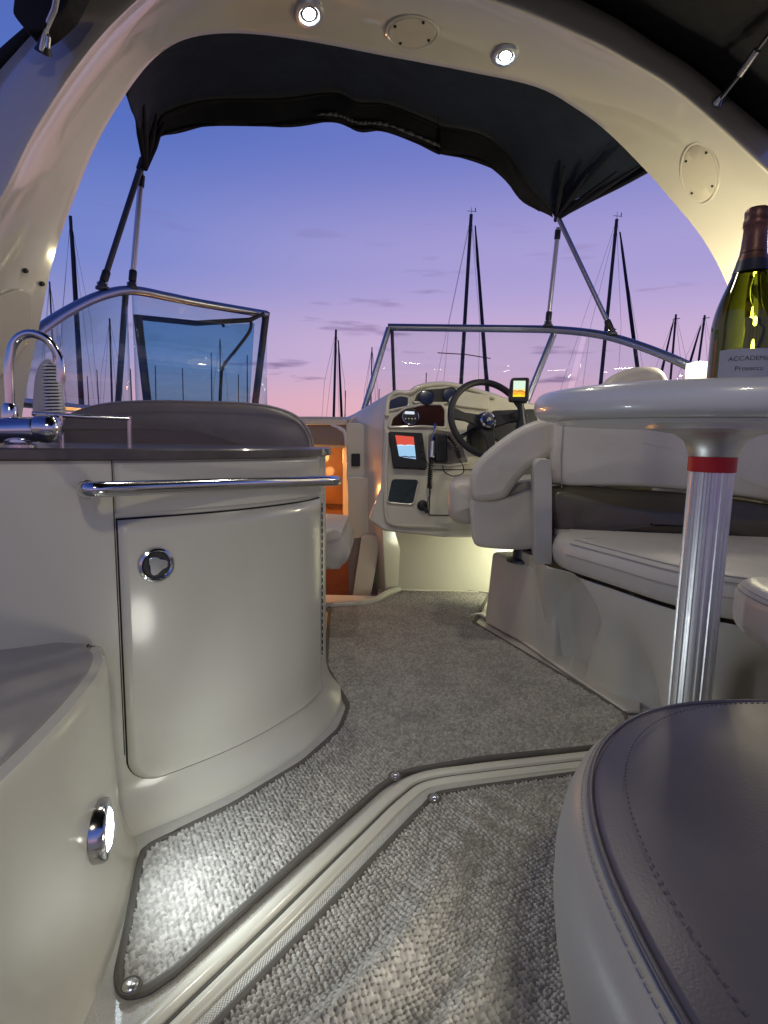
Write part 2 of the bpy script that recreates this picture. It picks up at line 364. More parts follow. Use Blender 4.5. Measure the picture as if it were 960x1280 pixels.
# ------------------------------------------------------------------ carpets
def in_poly(x,y,poly):
    c=np.zeros(x.shape,bool); n=len(poly)
    for i in range(n):
        x1,y1=poly[i-1]; x2,y2=poly[i]
        k=((y1>y)!=(y2>y))&(x<(x2-x1)*(y-y1)/(y2-y1+1e-12)+x1); c^=k
    return c
def carpet(name,label,outline,step,pitch,wrinkle,snaps):
    ol=[Q(*p) for p in outline]; ol=[V(p.x,p.y,0) for p in ol]
    olr=rpoly(ol,.03,5); poly=[(p.x,p.y) for p in olr]
    x0=min(p[0] for p in poly); x1=max(p[0] for p in poly); y0=min(p[1] for p in poly); y1=max(p[1] for p in poly)
    nx=int((x1-x0)/step)+2; ny=int((y1-y0)/step)+2
    X,Y=np.meshgrid(x0+np.arange(nx)*step,y0+np.arange(ny)*step)
    # loops: jittered lattice of small domes in slanted rows
    c,s=math.cos(.5),math.sin(.5); U=(X*c+Y*s)/pitch; Wv=(-X*s+Y*c)/(pitch*.8)
    H=np.zeros_like(X); TI=np.zeros_like(X); iu=np.floor(U).astype(int); iw=np.floor(Wv).astype(int)
    def hsh(a,b,k): 
        t=np.sin(a*127.1+b*311.7+k*74.7)*43758.5453; return t-np.floor(t)
    for du in(-1,0,1):
        for dw in(-1,0,1):
            a=iu+du; b=iw+dw
            cx=a+.5+.36*(hsh(a,b,1)-.5); cy=b+.5+.36*(hsh(a,b,2)-.5)
            d2=((U-cx)**2+((Wv-cy)*1.02)**2)
            h=np.sqrt(np.clip(1-d2/.27,0,1))*(.8+.25*hsh(a,b,3))
            TI=np.where(h>H,hsh(a,b,5),TI); H=np.maximum(H,h)
    Z=.0040+H*.0072
    Z+=wrinkle(X,Y)
    inside=in_poly(X,Y,poly)
    idx=-np.ones(X.shape,int); idx[inside]=np.arange(inside.sum())
    vs=np.stack([X[inside],Y[inside],Z[inside]],1)
    q=np.stack([idx[:-1,:-1],idx[:-1,1:],idx[1:,1:],idx[1:,:-1]],-1).reshape(-1,4); q=q[(q>=0).all(1)]
    me=bpy.data.meshes.new(name); me.vertices.add(len(vs)); me.vertices.foreach_set('co',vs.ravel())
    me.loops.add(q.size); me.loops.foreach_set('vertex_index',q.ravel()); me.polygons.add(len(q)); me.polygons.foreach_set('loop_start',np.arange(0,q.size,4)); me.polygons.foreach_set('loop_total',np.full(len(q),4))
    me.update(); me.validate(); me.shade_smooth() if hasattr(me,'shade_smooth') else None
    at=me.attributes.new('loop_tint','FLOAT','POINT'); at.data.foreach_set('value',TI[inside].astype(np.float32))
    me.materials.append(M['carpet'])
    c0=sum(ol,V(0,0,0))/len(ol); c0.z=0
    T=thing(name,label,'carpet',c0)
    o=bpy.data.objects.new('pile',me); COL.objects.link(o); attach(o,T)
    edge=[]
    for p in cr(olr[::2],3,True):
        edge.append(p+V(0,0,.0055+float(wrinkle(np.array([p.x]),np.array([p.y]))[0])*.9))
    mb=MB(); mb.tube(edge,.0068,8,True); mb.build('binding',M['binding'],T)
    for (px,py) in snaps:
        p=Q(px,py,.012); mb=MB(); mb.lathe([(.0105,-.006),(.0105,.001),(.0085,.0035),(.004,.0048),(.0005,.005)],p,n=20); mb.build('snap_button',M['snap'],T)
        mb=MB(); mb.tube([p+V(math.cos(a)*.0125,math.sin(a)*.0125,-.0005) for a in np.linspace(0,2*math.pi,20,endpoint=False)],.002,6,True); mb.build('snap_ring',M['binding'],T)
    return T
carpet('forward_carpet','grey loop carpet with bound edge running forward past the wet bar to the helm',
    [(178,1066),(163,1150),(148,1222),(152,1246),(178,1246),(215,1222),(310,1135),(430,1027),(480,982),(512,966),(600,952),(720,940),(792,930),(780,893),(700,845),(592,780),(612,744),(560,738),(492,738),(472,752),(412,760),(408,835),(436,885),(424,915),(380,956),(290,1012)],
    .0024,.0078,lambda X,Y:.0012*np.sin(X*9+Y*4),[(163,1232),(494,969)])
def wr(X,Y):
    u=X*.80-Y*.60; t=X*.60+Y*.80
    ph=u*58+1.3*np.sin(t*9)+.8*np.sin(t*4+1)
    sh=lambda p:(.5+.5*np.sin(p))**1.6
    w=.030*np.exp(-((X-.0)**2/.035+(Y-.66)**2/.045))*sh(ph)
    w+=.0055*np.exp(-((X-.22)**2/.02+(Y-.98)**2/.014))*sh((X*.75+Y*.66)*115+2*np.sin(X*12))
    w+=.009*np.exp(-((X-.12)**2/.03+(Y-.80)**2/.03))*sh(u*70+1+np.sin(t*7))
    ax_,ay_=Q(230,1330).x,Q(230,1330).y; bx__,by__=Q(545,996).x,Q(545,996).y
    L_=math.hypot(bx__-ax_,by__-ay_); d=((X-ax_)*(by__-ay_)-(Y-ay_)*(bx__-ax_))/L_
    k=np.clip((d-.02)/.09,0,1); k=k*k*(3-2*k)
    d2=np.clip((Q(640,982).y-Y-.01)/.06,0,1)
    return (w+.002*np.sin(X*11-Y*7+1)+.002)*k*d2
carpet('aft_carpet','rumpled grey loop carpet in the foreground beside the stool',
    [(545,996),(640,982),(740,968),(900,960),(1250,1330),(1000,1480),(130,1440),(230,1330),(300,1254),(400,1150),(470,1075)],
    .0019,.0078,wr,[(543,997)])

# ================================================================== WET BAR CABINET
plan=[V(-1.0,.80,0),V(-.80,.815,0),V(-.64,.87,0),V(-.48,.965,0),V(-.315,1.115,0),V(-.205,1.28,0),V(-.168,1.39,0)]
front=cr(plan,8)
# corner rounding then back
front=front+cr([V(-.168,1.39,0),V(-.158,1.46,0),V(-.165,1.53,0),V(-.20,1.56,0)],4)[1:]
def nrm2(line,i):
    t=(line[min(i+1,len(line)-1)]-line[max(i-1,0)]).normalized(); return V(t.y,-t.x,0)
def flare(z): return .052*max(0,1-z/.11)**2.2 + .006*(1-z/.7)
def bar_ring(z, off=0): return [p+nrm2(front,i)*(flare(z)+off)+V(0,0,z) for i,p in enumerate(front)]
cab=thing('wet_bar_cabinet','cream curved wet bar cabinet with a round door latch below the sink','cabinet',(-.5,1.2,0))
mb=MB(); zs=[0,.01,.02,.035,.05,.07,.09,.115,.2,.4,.6,.672]
mb.loft([bar_ring(z)+[V(-.5,1.62,z),V(-1.0,1.3,z)] for z in zs]); mb.build('body',M['gel'],cab)
# counter slab
mb=MB()
for z0,z1,o0 in [(.673,.693,.014)]:
    rgs=[]
    for z,o in [(z0,o0-.003),(z0+.003,o0),(z1-.003,o0),(z1,o0-.003)]:
        rgs.append([p+nrm2(front,i)*o+V(0,0,z) for i,p in enumerate(front)]+[V(-.5,1.63,z),V(-1.0,1.3,z)])
    mb.loft(rgs)
mb.build('countertop',M['counter'],cab)
def s_from_px(px,py):
    d=ray(px,py); best=None
    for i in range(len(front)-1):
        a,b=front[i],front[i+1]
        # angle test in plan
        fa=a.x*d.y-a.y*d.x; fb=b.x*d.y-b.y*d.x
        if fa*fb<=0:
            return i+fa/(fa-fb)
    return 0
def bar_pt(s,z,off):
    i=int(min(max(s,0),len(front)-2)); t=s-i
    a=front[i]+nrm2(front,i)*(flare(z)+off); b=front[i+1]+nrm2(front,i+1)*(flare(z)+off)
    return a.lerp(b,t)+V(0,0,z)
def bar_patch(s0,s1,z0,z1,off,name,mt,rc=.0,nu=40,nv=30,thick=.006):
    rows=[]; L=max(.01,sum((front[i+1]-front[i]).length for i in range(int(s0),int(s1))))
    for j in range(nv+1):
        z=z0+(z1-z0)*(j/nv)**1.8; row=[]
        ins=0
        if rc>0 and z<z0+rc: ins=rc-math.sqrt(max(0,rc*rc-(z0+rc-z)**2))
        a=s0+ins/L*(s1-s0); b=s1-ins*.3/L*(s1-s0)
        for i in range(nu+1): row.append(bar_pt(a+(b-a)*i/nu,z,off))
        rows.append(row)
    mb=MB(); n=len(rows)*len(rows[0])
    back=[[p-(0.0 and p or V(0,0,0)) for p in r] for r in rows]
    mb.grid(rows); o=mb.build(name,mt,cab,ang=60); m=o.modifiers.new('s','SOLIDIFY'); m.thickness=thick; m.offset=0
    return o
sA=s_from_px(148,700); sB=s_from_px(397,700); sS=s_from_px(141,620)
bar_patch(sA-.07,sB+.07,.067,.571,.0012,'door_gap',M['gap'],rc=.05,thick=.003)
door=bar_patch(sA,sB,.070,.568,.0045,'door',M['gel'],rc=.047,thick=.006)
bar_patch(sS-.01,sS+.035,.13,.672,.0012,'seam',M['gap'],nu=2,thick=.002)
bar_patch(sS+.12,sB+.10,.580,.668,.003,'drawer_panel',M['gel'],thick=.004)
bar_patch(sB-.07,sB+.03,.16,.555,.0098,'door_hinge',M['hinge'],nu=2,nv=40,thick=.003)
# round flush latch
sl=s_from_px(195,706); lc=P(195,706,bar_pt(sl,.5,0).y-.008); i=int(sl)
ln=nrm2(front,i); ax=frame(ln); lr=.0215*1.5
latch=MB(); latch.lathe([(lr*.70,.0),(lr*.74,.005),(lr*.86,.008),(lr*.97,.006),(lr,.001),(lr,-.006)],lc,ax,40)
lo=latch.build('latch',M['steel'],cab)
mb=MB(); mb.lathe([(lr*.72,-.001),(lr*.72,.0025),(.0005,.0025)],lc,ax,32); x=mb.build('latch_well',M['black'],lo); 
mb=MB()
def key(a):
    return lr*(.50+.10*math.cos(3*(a-.1)))
pts=[lc+ax[0]*(key(a)*math.cos(a)+lr*.02)+ax[1]*(key(a)*math.sin(a))+ax[2]*.003 for a in np.linspace(0,2*math.pi,40,endpoint=False)]
mb.prism(pts,ax[2]*.004); mb.build('latch_handle',M['steel'],lo,bevel=.0015)
for q in (x,): pass
# chrome handrail
hp=[P(109,612,.925),P(107,612,.885),P(116,612,.862),P(150,611,.895),P(220,608,.985),P(320,604,1.14),P(385,602,1.28),P(412,601,1.345),P(421,601,1.385),P(416,602,1.43)]
mb=MB(); hc=cr(hp,8); mb.tube(hc,.0125,16); mb.build('handrail',M['steel'],cab)
mb=MB(); mb.lathe([(.016,-.012),(.016,.0),(.014,.004),(.012,.006)],P(109,612,.918),frame(V(.45,-.9,0)),24); mb.build('rail_flange',M['steel'],cab)

# ------------------------------------------------------------------ rounded step at lower left with courtesy light
stp=thing('transom_step','rounded cream moulded step with a reflection-darkened top at lower left','step',(-.65,.4,0))
sp=[V(-.386,-.3,0),V(-.384,.2,0),V(-.382,.5,0),V(-.388,.62,0),V(-.402,.73,0),V(-.424,.83,0),V(-.460,.900,0),V(-.53,.94,0),V(-.97,.95,0)]
spl=cr(sp,8)
mb=MB(); rings=[]
def nstep(i): 
    t=(spl[min(i+1,len(spl)-1)]-spl[max(i-1,0)]).normalized(); return V(t.y,-t.x,0)
for z,o in [(0,.06),(.008,.045),(.02,.032),(.045,.018),(.08,.008),(.13,.002),(.2,0),(.28,-.002),(.33,-.003),(.348,-.005),(.357,-.011),(.3605,-.022)]:
    rings.append([p+nstep(i)*o*(1 if z>.1 else .5)+V(0,0,z) for i,p in enumerate(spl)]+[V(-.97,-.3,z)])
mb.loft(rings); mb.build('body',M['gel'],stp)
mb=MB(); rings=[[p+nstep(i)*o+V(0,0,z) for i,p in enumerate(spl)]+[V(-.96,-.29,z)] for z,o in [(.3595,-.024),(.3635,-.026),(.3645,-.030)]]
M['tread']=mat('step_top_reflection',(.33,.31,.285),.3,coat=.4,var=.2,vscale=12,bump=('noise',300,.2,.001))  # dark reflection on the step top is put into this colour
mb.loft(rings); mb.build('tread',M['tread'],stp)
cl=thing('courtesy_light','glowing round white courtesy light on the side of the step','light',(-.396,.742,.158),group='courtesy lights')
lp=P(137,1037,.742); lp.x=-.395; lax=frame(V(1,.34,.0))
mb=MB(); mb.lathe([(.043,-.014),(.043,.002),(.040,.006),(.032,.007),(.030,.005)],lp,lax,36); mb.build('bezel',M['steel'],cl)
mb=MB(); mb.lathe([(.0295,.0),(.0295,.005),(.024,.009),(.012,.011),(.0005,.0115)],lp,lax,32); mb.build('lens',M['ledblue'],cl)
lamp('courtesy_lamp','SPOT',lp+V(.03,0,.005),4.0,(.86,.94,1),.03,V(1,.45,-.30),165,.9,cl)

# ------------------------------------------------------------------ sink fittings on the counter
fa=thing('sink_faucet','chrome swan neck faucet on the counter at left','faucet',P(14,556,.93))
mb=MB(); mb.tube(cr([P(13,523,.95),P(12,490,.95),P(11,455,.95),P(18,428,.955),P(36,417,.96),P(58,424,.965),P(73,445,.97),P(76,462,.97),P(76,478,.97)],8),.0072,16); mb.build('spout',M['steel'],fa)
mb=MB(); mb.tube([P(12,530,.95),P(12,520,.95),P(12,508,.95),P(12,504,.95)],[.0125,.0125,.0115,.008],20); mb.build('collar',M['steel'],fa)
bx=[P(-30,538,.92),P(10,538,.935),P(44,537,.94),P(47,537,.94),P(50,536,.94),P(60,536,.94),P(70,536,.94),P(74,536,.94),P(75,536,.94)]
mb=MB(); mb.tube(bx,[.021,.021,.021,.019,.023,.024,.020,.013,.003],28); mb.build('mixer_body',M['steel'],fa)
mb=MB(); c=P(25,550,.94); c.z=.693; mb.lathe([(.024,0),(.024,.004),(.018,.008),(.016,.03)],c,n=24); mb.build('base',M['steel'],fa)
hs=thing('shower_hose','coiled white shower hose standing beside the faucet','hose',P(68,512,1.03))
p0=P(67,514,1.03); mb=MB(); hx=[]
for k in range(0,15*14):
    a=k/14*2*math.pi; z=k/(15*14)*.088; hx.append(p0+V(math.cos(a)*.0135,math.sin(a)*.0135,z-.006))
mb.tube(hx,.0019,6); mb.build('coil',M['white'],hs)
mb=MB(); mb.tube([p0+V(0,0,-.02),p0+V(0,0,.08),p0+V(0,0,.085)],[.010,.009,.004],14); mb.build('hose_core',M['black'],hs)
rk=thing('counter_rail','low dark metal rail with a post at the back of the counter','rail',P(120,556,1.1))
a,b,c_=P(40,517,1.0),P(162,523,1.06),P(162,558,1.06); c_.z=.693
mb=MB(); mb.tube([a,lerp(a,b,.5)+V(0,0,-.001),b],.0042,10); mb.build('rail_bar',M['steel'],rk)
mb=MB(); mb.tube([b+V(0,0,.004),c_],.0035,10); mb.build('post',M['steel'],rk)
a2=P(76,520,1.01); a3=V(a2.x,a2.y,.693); mb=MB(); mb.tube([a2,a3],.0035,10); mb.build('post',M['steel'],rk)
am=thing('side_bolster','rounded beige padded bolster standing behind the coiled hose','bolster',P(56,512,1.2))
mb=MB(); pts=[P(x,y,1.2) for x,y in [(43,525),(42,485),(46,462),(53,451),(62,448),(68,455),(72,470),(76,525)]]
mb.prism(cr(pts,4,True),V(-.06,.12,0)); mb.build('pad',M['vinyl'],am,bevel=.014,seg=4)

# ------------------------------------------------------------------ port lounge (backrest behind the bar, seat end beyond)
lg=thing('port_lounge','taupe padded lounge backrest behind the wet bar counter','lounge',(-.5,1.75,0))
def cushion(mb, outline, ext, puff=.02, rings_n=6, r=.02):
    """pillowy prism: outline (planar Vectors), extruded with rounded rim"""
    c=sum(outline,V(0,0,0))/len(outline); e=ext.normalized(); L=ext.length
    rs=[]
    prof=[(0.0,-1.0),(.0,-.55)] 
    for k in range(rings_n+1):
        a=math.pi/2*k/rings_n; rs.append((r*(1-math.sin(a)), r*(1-math.cos(a))))
    full=[]
    for ins,h in rs: full.append((ins,h))
    for ins,h in reversed(rs): full.append((ins,L-h))
    n=len(outline); nv=e
    out=[]
    for ins,h in full:
        ring=[]
        for i,p in enumerate(outline):
            t=(outline[(i+1)%n]-outline[i-1]).normalized(); m=t.cross(nv)
            if m.dot(p-c)<0: m=-m
            ring.append(p-m*ins+e*h)
        out.append(ring)
    # caps puffed
    def cap(ring,sgn):
        cc=sum(ring,V(0,0,0))/n; r2=[lerp(p,cc,.35)+nv*sgn*puff*.7 for p in ring]; r3=[lerp(p,cc,.75)+nv*sgn*puff for p in ring]
        return r2,r3
    a2,a3=cap(out[0],-1); b2,b3=cap(out[-1],1)
    mb.loft([a3,a2]+out+[b2,b3])
bo=[P(60,590,1.72),P(62,535,1.72),P(75,522,1.72),P(100,510,1.72),P(135,502,1.72),P(190,499,1.72),P(250,500,1.72),P(310,502,1.72),P(348,508,1.72),P(376,520,1.72),P(392,542,1.72),P(397,570,1.72),P(397,590,1.72)]
mb=MB(); cushion(mb,cr(bo,3)[:-1]+[bo[-1]],V(-.06,.16,0),.012,r=.035); mb.build('backrest',M['vinyltaupe'],lg,ang=60)
mb=MB(); mb.tube(cr([P(x,y,1.715) for x,y in [(66,535),(80,524),(103,512),(136,505),(190,502),(250,503),(308,505),(345,511),(372,523),(387,543),(392,570)]],5),.0022,6); mb.build('piping',M['vinyltaupe'],lg)
mb=MB(); c=P(402,682,1.95)
so=[V(c.x-.45,1.88,c.z+.07),V(c.x+.03,1.88,c.z+.075),V(c.x+.075,1.88,c.z+.055),V(c.x+.098,1.88,c.z+.01),V(c.x+.098,1.88,c.z-.035),V(c.x+.07,1.88,c.z-.065),V(c.x+.02,1.88,c.z-.075),V(c.x-.45,1.88,c.z-.075)]
cushion(mb,cr(so,3,True),V(.0,.38,0),.01,r=.03); mb.build('seat_cushion',M['vinyl'],lg,ang=60)
mb=MB(); mb.box((c.x-.30,2.08,(c.z-.08)/2),.5,.34,c.z-.08); mb.build('seat_base',M['gel'],lg,bevel=.02)

# ================================================================== RADAR ARCH
ST=[ # I(px,py,y)  R(px,py,y)   O(px,py,y)
 ((22,560,1.42),(-150,560,1.16),(-240,560,1.22)),
 ((30,500,1.42),(-125,490,1.16),(-215,480,1.22)),
 ((50,400,1.43),(-85,400,1.17),(-165,380,1.23)),
 ((67,320,1.44),(-45,320,1.19),(-125,280,1.25)),
 ((95,240,1.47),(2,245,1.22),(-70,190,1.28)),
 ((125,170,1.50),(42,165,1.26),(-18,110,1.32)),
 ((165,105,1.54),(95,84,1.30),(38,45,1.36)),
 ((200,66,1.58),(150,20,1.34),(100,-25,1.40)),
 ((240,46,1.61),(215,-32,1.37),(175,-75,1.43)),
 ((300,41,1.66),(300,-60,1.42),(285,-110,1.48)),
 ((380,50,1.71),(400,-55,1.47),(400,-105,1.53)),
 ((480,69,1.78),(520,-28,1.54),(535,-75,1.60)),
 ((580,88,1.85),(640,8,1.61),(665,-28,1.67)),
 ((670,108,1.92),(738,50,1.67),(765,20,1.73)),
 ((720,135,1.97),(790,78,1.71),(815,52,1.77)),
 ((760,165,2.01),(840,108,1.75),(865,84,1.81)),
 ((805,210,2.06),(892,150,1.79),(918,128,1.85)),
 ((840,250,2.10),(942,195,1.82),(970,172,1.88)),
 ((880,300,2.14),(1000,250,1.85),(1030,228,1.91)),
 ((912,362,2.17),(1055,325,1.88),(1090,305,1.94)),
 ((945,460,2.18),(1110,430,1.90),(1150,410,1.96)),
 ((955,560,2.18),(1130,560,1.90),(1170,560,1.96)),
]
def arch_pt(s, w):
    i=int(min(s,len(ST)-2)); t=s-i
    def g(k,j): 
        return P(*ST[min(max(k,0),len(ST)-1)][j])
    def cc(j):
        a,b,c,d=g(i-1,j),g(i,j),g(i+1,j),g(i+2,j)
        return 0.5*((2*b)+(c-a)*t+(2*a-5*b+4*c-d)*t*t+(3*b-3*c+d-a)*t**3)
    I,Rr=cc(0),cc(1); c0=V(.25,1.8,.9)
    mid=(I+Rr)/2; bul=(c0-mid); bul.y=0; bul.normalize()
    return lerp(I,Rr,w)+bul*(-.022)*4*w*(1-w) if w<=1 else lerp(Rr,cc(2),w-1)
ra=thing('radar_arch','glossy cream radar arch spanning over the cockpit with two small round lights','arch',(.1,1.7,0))
mb=MB(); rings=[]; NS=(len(ST)-1)*5
for k in range(NS+1):
    s=k/5; I=arch_pt(s,0); Rr=arch_pt(s,1); O=arch_pt(s,2) if s<len(ST)-1 else arch_pt(s-.001,2)
    c0=V(.25,1.8,.6); out=(I-c0); out.y=0; out.normalize()
    ring=[I+out*.035+V(0,.03,0), I+out*.012+V(0,.012,0), I+V(0,.002,0)]
    ring+=[arch_pt(s,w) for w in (.06,.2,.35,.5,.65,.8,.92)]
    # rounded ridge then outer face
    for w in (0,.25,.5,.75,1):
        a=lerp(arch_pt(s,.97),Rr,w); bq=lerp(Rr,O,.25)
        ring.append((1-w)**2*arch_pt(s,.95)+2*w*(1-w)*Rr+w*w*lerp(Rr,O,.22))
    ring+=[lerp(Rr,O,.5)+out*.008,O+out*.0,O+out*.03+V(0,.05,0),O+out*.045+V(0,.14,0),I+out*.13+V(0,.06,0)]
    rings.append(ring)
mb.loft(rings); mb.build('arch_body',M['gelarch'],ra,ang=70)
def arch_frame(s,w):
    p=arch_pt(s,w); ds=arch_pt(min(s+.1,20.9),w)-arch_pt(s-.1,w); dw=arch_pt(s,w+.05)-arch_pt(s,w-.05)
    n=ds.cross(dw).normalized()
    if n.dot(CAM-p)<0: n=-n
    u=ds.normalized(); return p,u,n.cross(u),n
def find_sw(px,py):
    best=(9e9,0,0)
    for s in np.arange(1,20,.05):
        for w in np.arange(.05,.96,.03):
            p=arch_pt(s,w)-CAM; t=p.dot(CF); x=480+FPX*p.dot(CR)/t; y=640-FPX*p.dot(CU)/t
            d=(x-px)**2+(y-py)**2
            if d<best[0]: best=(d,s,w)
    return best[1],best[2]
def plate(px,py,ea,eb,tilt=0):
    p,u,w,n=arch_frame(*find_sw(px,py)); p=p+n*.002
    mb=MB(); N=44; angs=np.linspace(0,2*math.pi,N,endpoint=False)
    def E(a,k,h): 
        dx,dy=ea*k*math.cos(a),eb*k*math.sin(a); c,s_=math.cos(tilt),math.sin(tilt)
        return PL(px+dx*c-dy*s_,py+dx*s_+dy*c,p,n)+n*h
    mb.loft([[E(a,k,h) for a in angs] for k,h in [(1.0,-.006),(1.0,.003),(.96,.0055),(.5,.006),(.001,.006)]])
    pl=mb.build('cover_plate',M['ovalplate'],ra)
    mb=MB(); mb.tube([E(a,1.07,.001) for a in angs],.0052,8,True); mb.build('gasket',M['gelarch'],pl)
    for a in (.6,2.2,3.7,5.3):
        mb=MB(); mb.lathe([(.0045,0),(.004,.0015),(.001,.002)],E(a,.84,.006),(u,w,n),10); mb.build('screw',M['black'],pl)
plate(515,39,30,19); plate(875,215,22,36,-.06)
for (px,py,lbl,d) in [(388,17,'bright round arch downlight nearer the left, above the canopy edge',1),(632,67,'bright round arch downlight nearer the right, beside the round cover plate',1)]:
    p,u,w,n=arch_frame(*find_sw(px,py))
    dl=thing('downlight',lbl,'light',p,group='downlights in the arch')
    mb=MB(); mb.lathe([(.040,-.006),(.040,.006),(.036,.011),(.028,.012),(.024,.007),(.0235,.002)],p,(u,w,n),36); mb.build('bezel',M['steelb'],dl)
    mb=MB(); mb.lathe([(.0238,.0005),(.017,.0015)],p+n*.004,(u,w,n),32); mb.build('reflector',M['steel'],dl)
    mb=MB(); mb.lathe([(.0175,.001),(.015,.006),(.009,.008),(.0005,.0085)],p+n*.002,(u,w,n),32)
    mb.build('lens',M['led'],dl)
    lamp('arch_lamp','SPOT',p+n*.02,12,(1,.93,.78),.05,(n+V(0,0,-1.2)).normalized(),155,.7,dl)
for px,py in ((30,336),(57,356)):
    p=P(px,py,1.40 if px<40 else 1.42); p,u,w,n=arch_frame(*find_sw(px,py)); mb=MB(); mb.lathe([(.006,-.003),(.006,.006),(.004,.009),(.001,.009)],p,(u,w,n),6); mb.build('bolt',M['black'],ra)
# side access panel at the foot of the left leg
p,u,w,n=arch_frame(*find_sw(12,400))
mb=MB(); pts=[PL(x,y,p+n*.004,n) for x,y in [(-60,385),(-10,372),(24,360),(36,366),(38,400),(34,425),(6,465),(-60,500)]]
mb.prism(rpoly(pts,.02,4),n*.008); mb.build('access_panel',M['ovalplate'],ra,bevel=.003)

# ================================================================== FORWARD BIMINI
bm_=thing('bimini_canopy','dark navy bimini canopy stretched forward of the arch over the helm','canopy',(.1,2.2,1.6))
fr_=[(178,200,2.20),(190,180,2.22),(210,168,2.25),(262,158,2.35),(350,158,2.45),(415,153,2.49),(447,163,2.51),(485,166,2.55),(545,190,2.6),(552,193,2.6),(600,203,2.62),(628,222,2.64),(655,252,2.67),(690,273,2.70)]
fb=cr([P(*a) for a in fr_],6)
top_off=[14,24,30,34,36,38,36,36,36,36,36,34,26,10]
ft=cr([P(a[0]+ (4 if i<2 else 0),a[1]-o,a[2]-.02) for i,(a,o) in enumerate(zip(fr_,top_off))],6)
bk=cr([P(*a) for a in [(158,118,1.72),(165,90,1.72),(190,50,1.73),(235,20,1.75),(300,5,1.78),(370,8,1.82),(420,18,1.85),(470,30,1.88),(520,42,1.92),(570,55,1.95),(620,68,2.0),(680,85,2.06),(760,130,2.15),(850,190,2.25)]],6)
rows=[]
NR=16
for j in range(NR+1):
    t=j/NR; row=[]
    for i in range(len(ft)):
        p=lerp(ft[i],bk[i],t); u=i/(len(ft)-1)
        sag=math.sin(math.pi*t)
        p=p+V(0,0,.02*sag*math.sin(math.pi*u)) + V(0,0,.004*math.sin(u*26+t*5)*sag)+V(0,0,.003*math.sin(u*70+t*22)*sag)
        row.append(p)
    rows.append(row)
mb=MB(); mb.grid(rows); mb.build('fabric_roof',M['canvas'],bm_,solid=.004,ang=80)
rows=[]
for j in range(6):
    t=j/5; rows.append([lerp(fb[i],ft[i],t)+V(0,.012*math.sin(i*.55)*(1-t),0) for i in range(len(fb))])
mb=MB(); mb.grid(rows); mb.build('valance',M['canvasblack'],bm_,solid=.004,ang=80)
mb=MB(); mb.tube([lerp(ft[i],bk[i],0)+V(0,.008,-.006) for i in range(len(ft))],.011,8); mb.build('front_bow',M['canvasblack'],bm_)
mb=MB(); mb.tube([p+V(0,-.008,.0) for p in fb[3:-3]],.004,6); mb.build('hem',M['canvasblack'],bm_)
zp=[lerp(fb[i],ft[i],.22)+V(0,-.014,0) for i in range(28,54)]
mb=MB(); 
for i,p in enumerate(zp[:-1]):
    w=.004+.004*abs(math.sin(i*.9)); q=zp[i+1]; mb.add([p+V(0,0,-w),q+V(0,0,-w),q+V(0,0,w),p+V(0,0,w)],[(0,1,2,3)])
mb.build('zipper',M['zip'],bm_,solid=.002)
# gathered fabric corner folds
for cxn,(px,py,yy),tgt in (('l',(182,212,2.2),[(168,128,1.9),(180,140,1.95),(196,150,2.1),(205,160,2.2)]),('r',(694,276,2.7),[(705,215,2.45),(735,222,2.4),(770,222,2.3),(800,214,2.2)])):
    mb=MB(); a=P(px,py,yy)
    for q in tgt:
        b=P(*q); mb.tube([a,lerp(a,b,.5)+V(0,0,.012),b+V(0,0,.02)],[.007,.012,.004],8)
    mb.build('corner_fold',M['canvasblack'],bm_)
# side edge on the right
mb=MB(); e=cr([P(694,274,2.7),P(735,252,2.55),(P(775,232,2.42)),P(812,212,2.32),P(850,192,2.26)],5)
mb.tube(e,.009,8); mb.build('side_hem',M['canvasblack'],bm_)
mb=MB(); mb.grid([[lerp(p,rows_,t) for p,rows_ in zip(e,[lerp(ft[-1],bk[-1],k/(len(e)-1)) for k in range(len(e))])] for t in (0,.5,1)]); mb.build('side_flap',M['canvas'],bm_,solid=.004)
for a,b in (((180,196,2.2),(128,356,2.12)),((177,216,2.24),(165,356,2.24)),((692,260,2.68),(765,414,2.60)),((698,284,2.72),(685,404,2.82))):
    A,B=P(*a),P(*b); mb=MB(); mb.tube([A,B],.0105,14); po=mb.build('support_pole',M['darkalu'] if a[0] in (180,) else M['alu'],bm_)
    d=(B-A).normalized()
    mb=MB(); mb.tube([B-d*.055,B-d*.05,B-d*.015,B-d*.01],[.0105,.0145,.0145,.007],14); mb.build('lower_sleeve',M['black'],po); mb=MB(); mb.tube([A+d*.01,A+d*.05],.0135,14); mb.build('upper_sleeve',M['black'],po)
    mb=MB(); mb.lathe([(.024,-.012),(.024,-.004),(.017,.0),(.014,.012),(.008,.02)],B+V(0,0,-.004),n=18); mb.build('deck_mount',M['darkalu'],po)
    mb=MB(); mb.tube([B+V(-.018,0,.005),B+V(.018,0,.005)],.006,10); mb.build('hinge_pin',M['steel'],po)

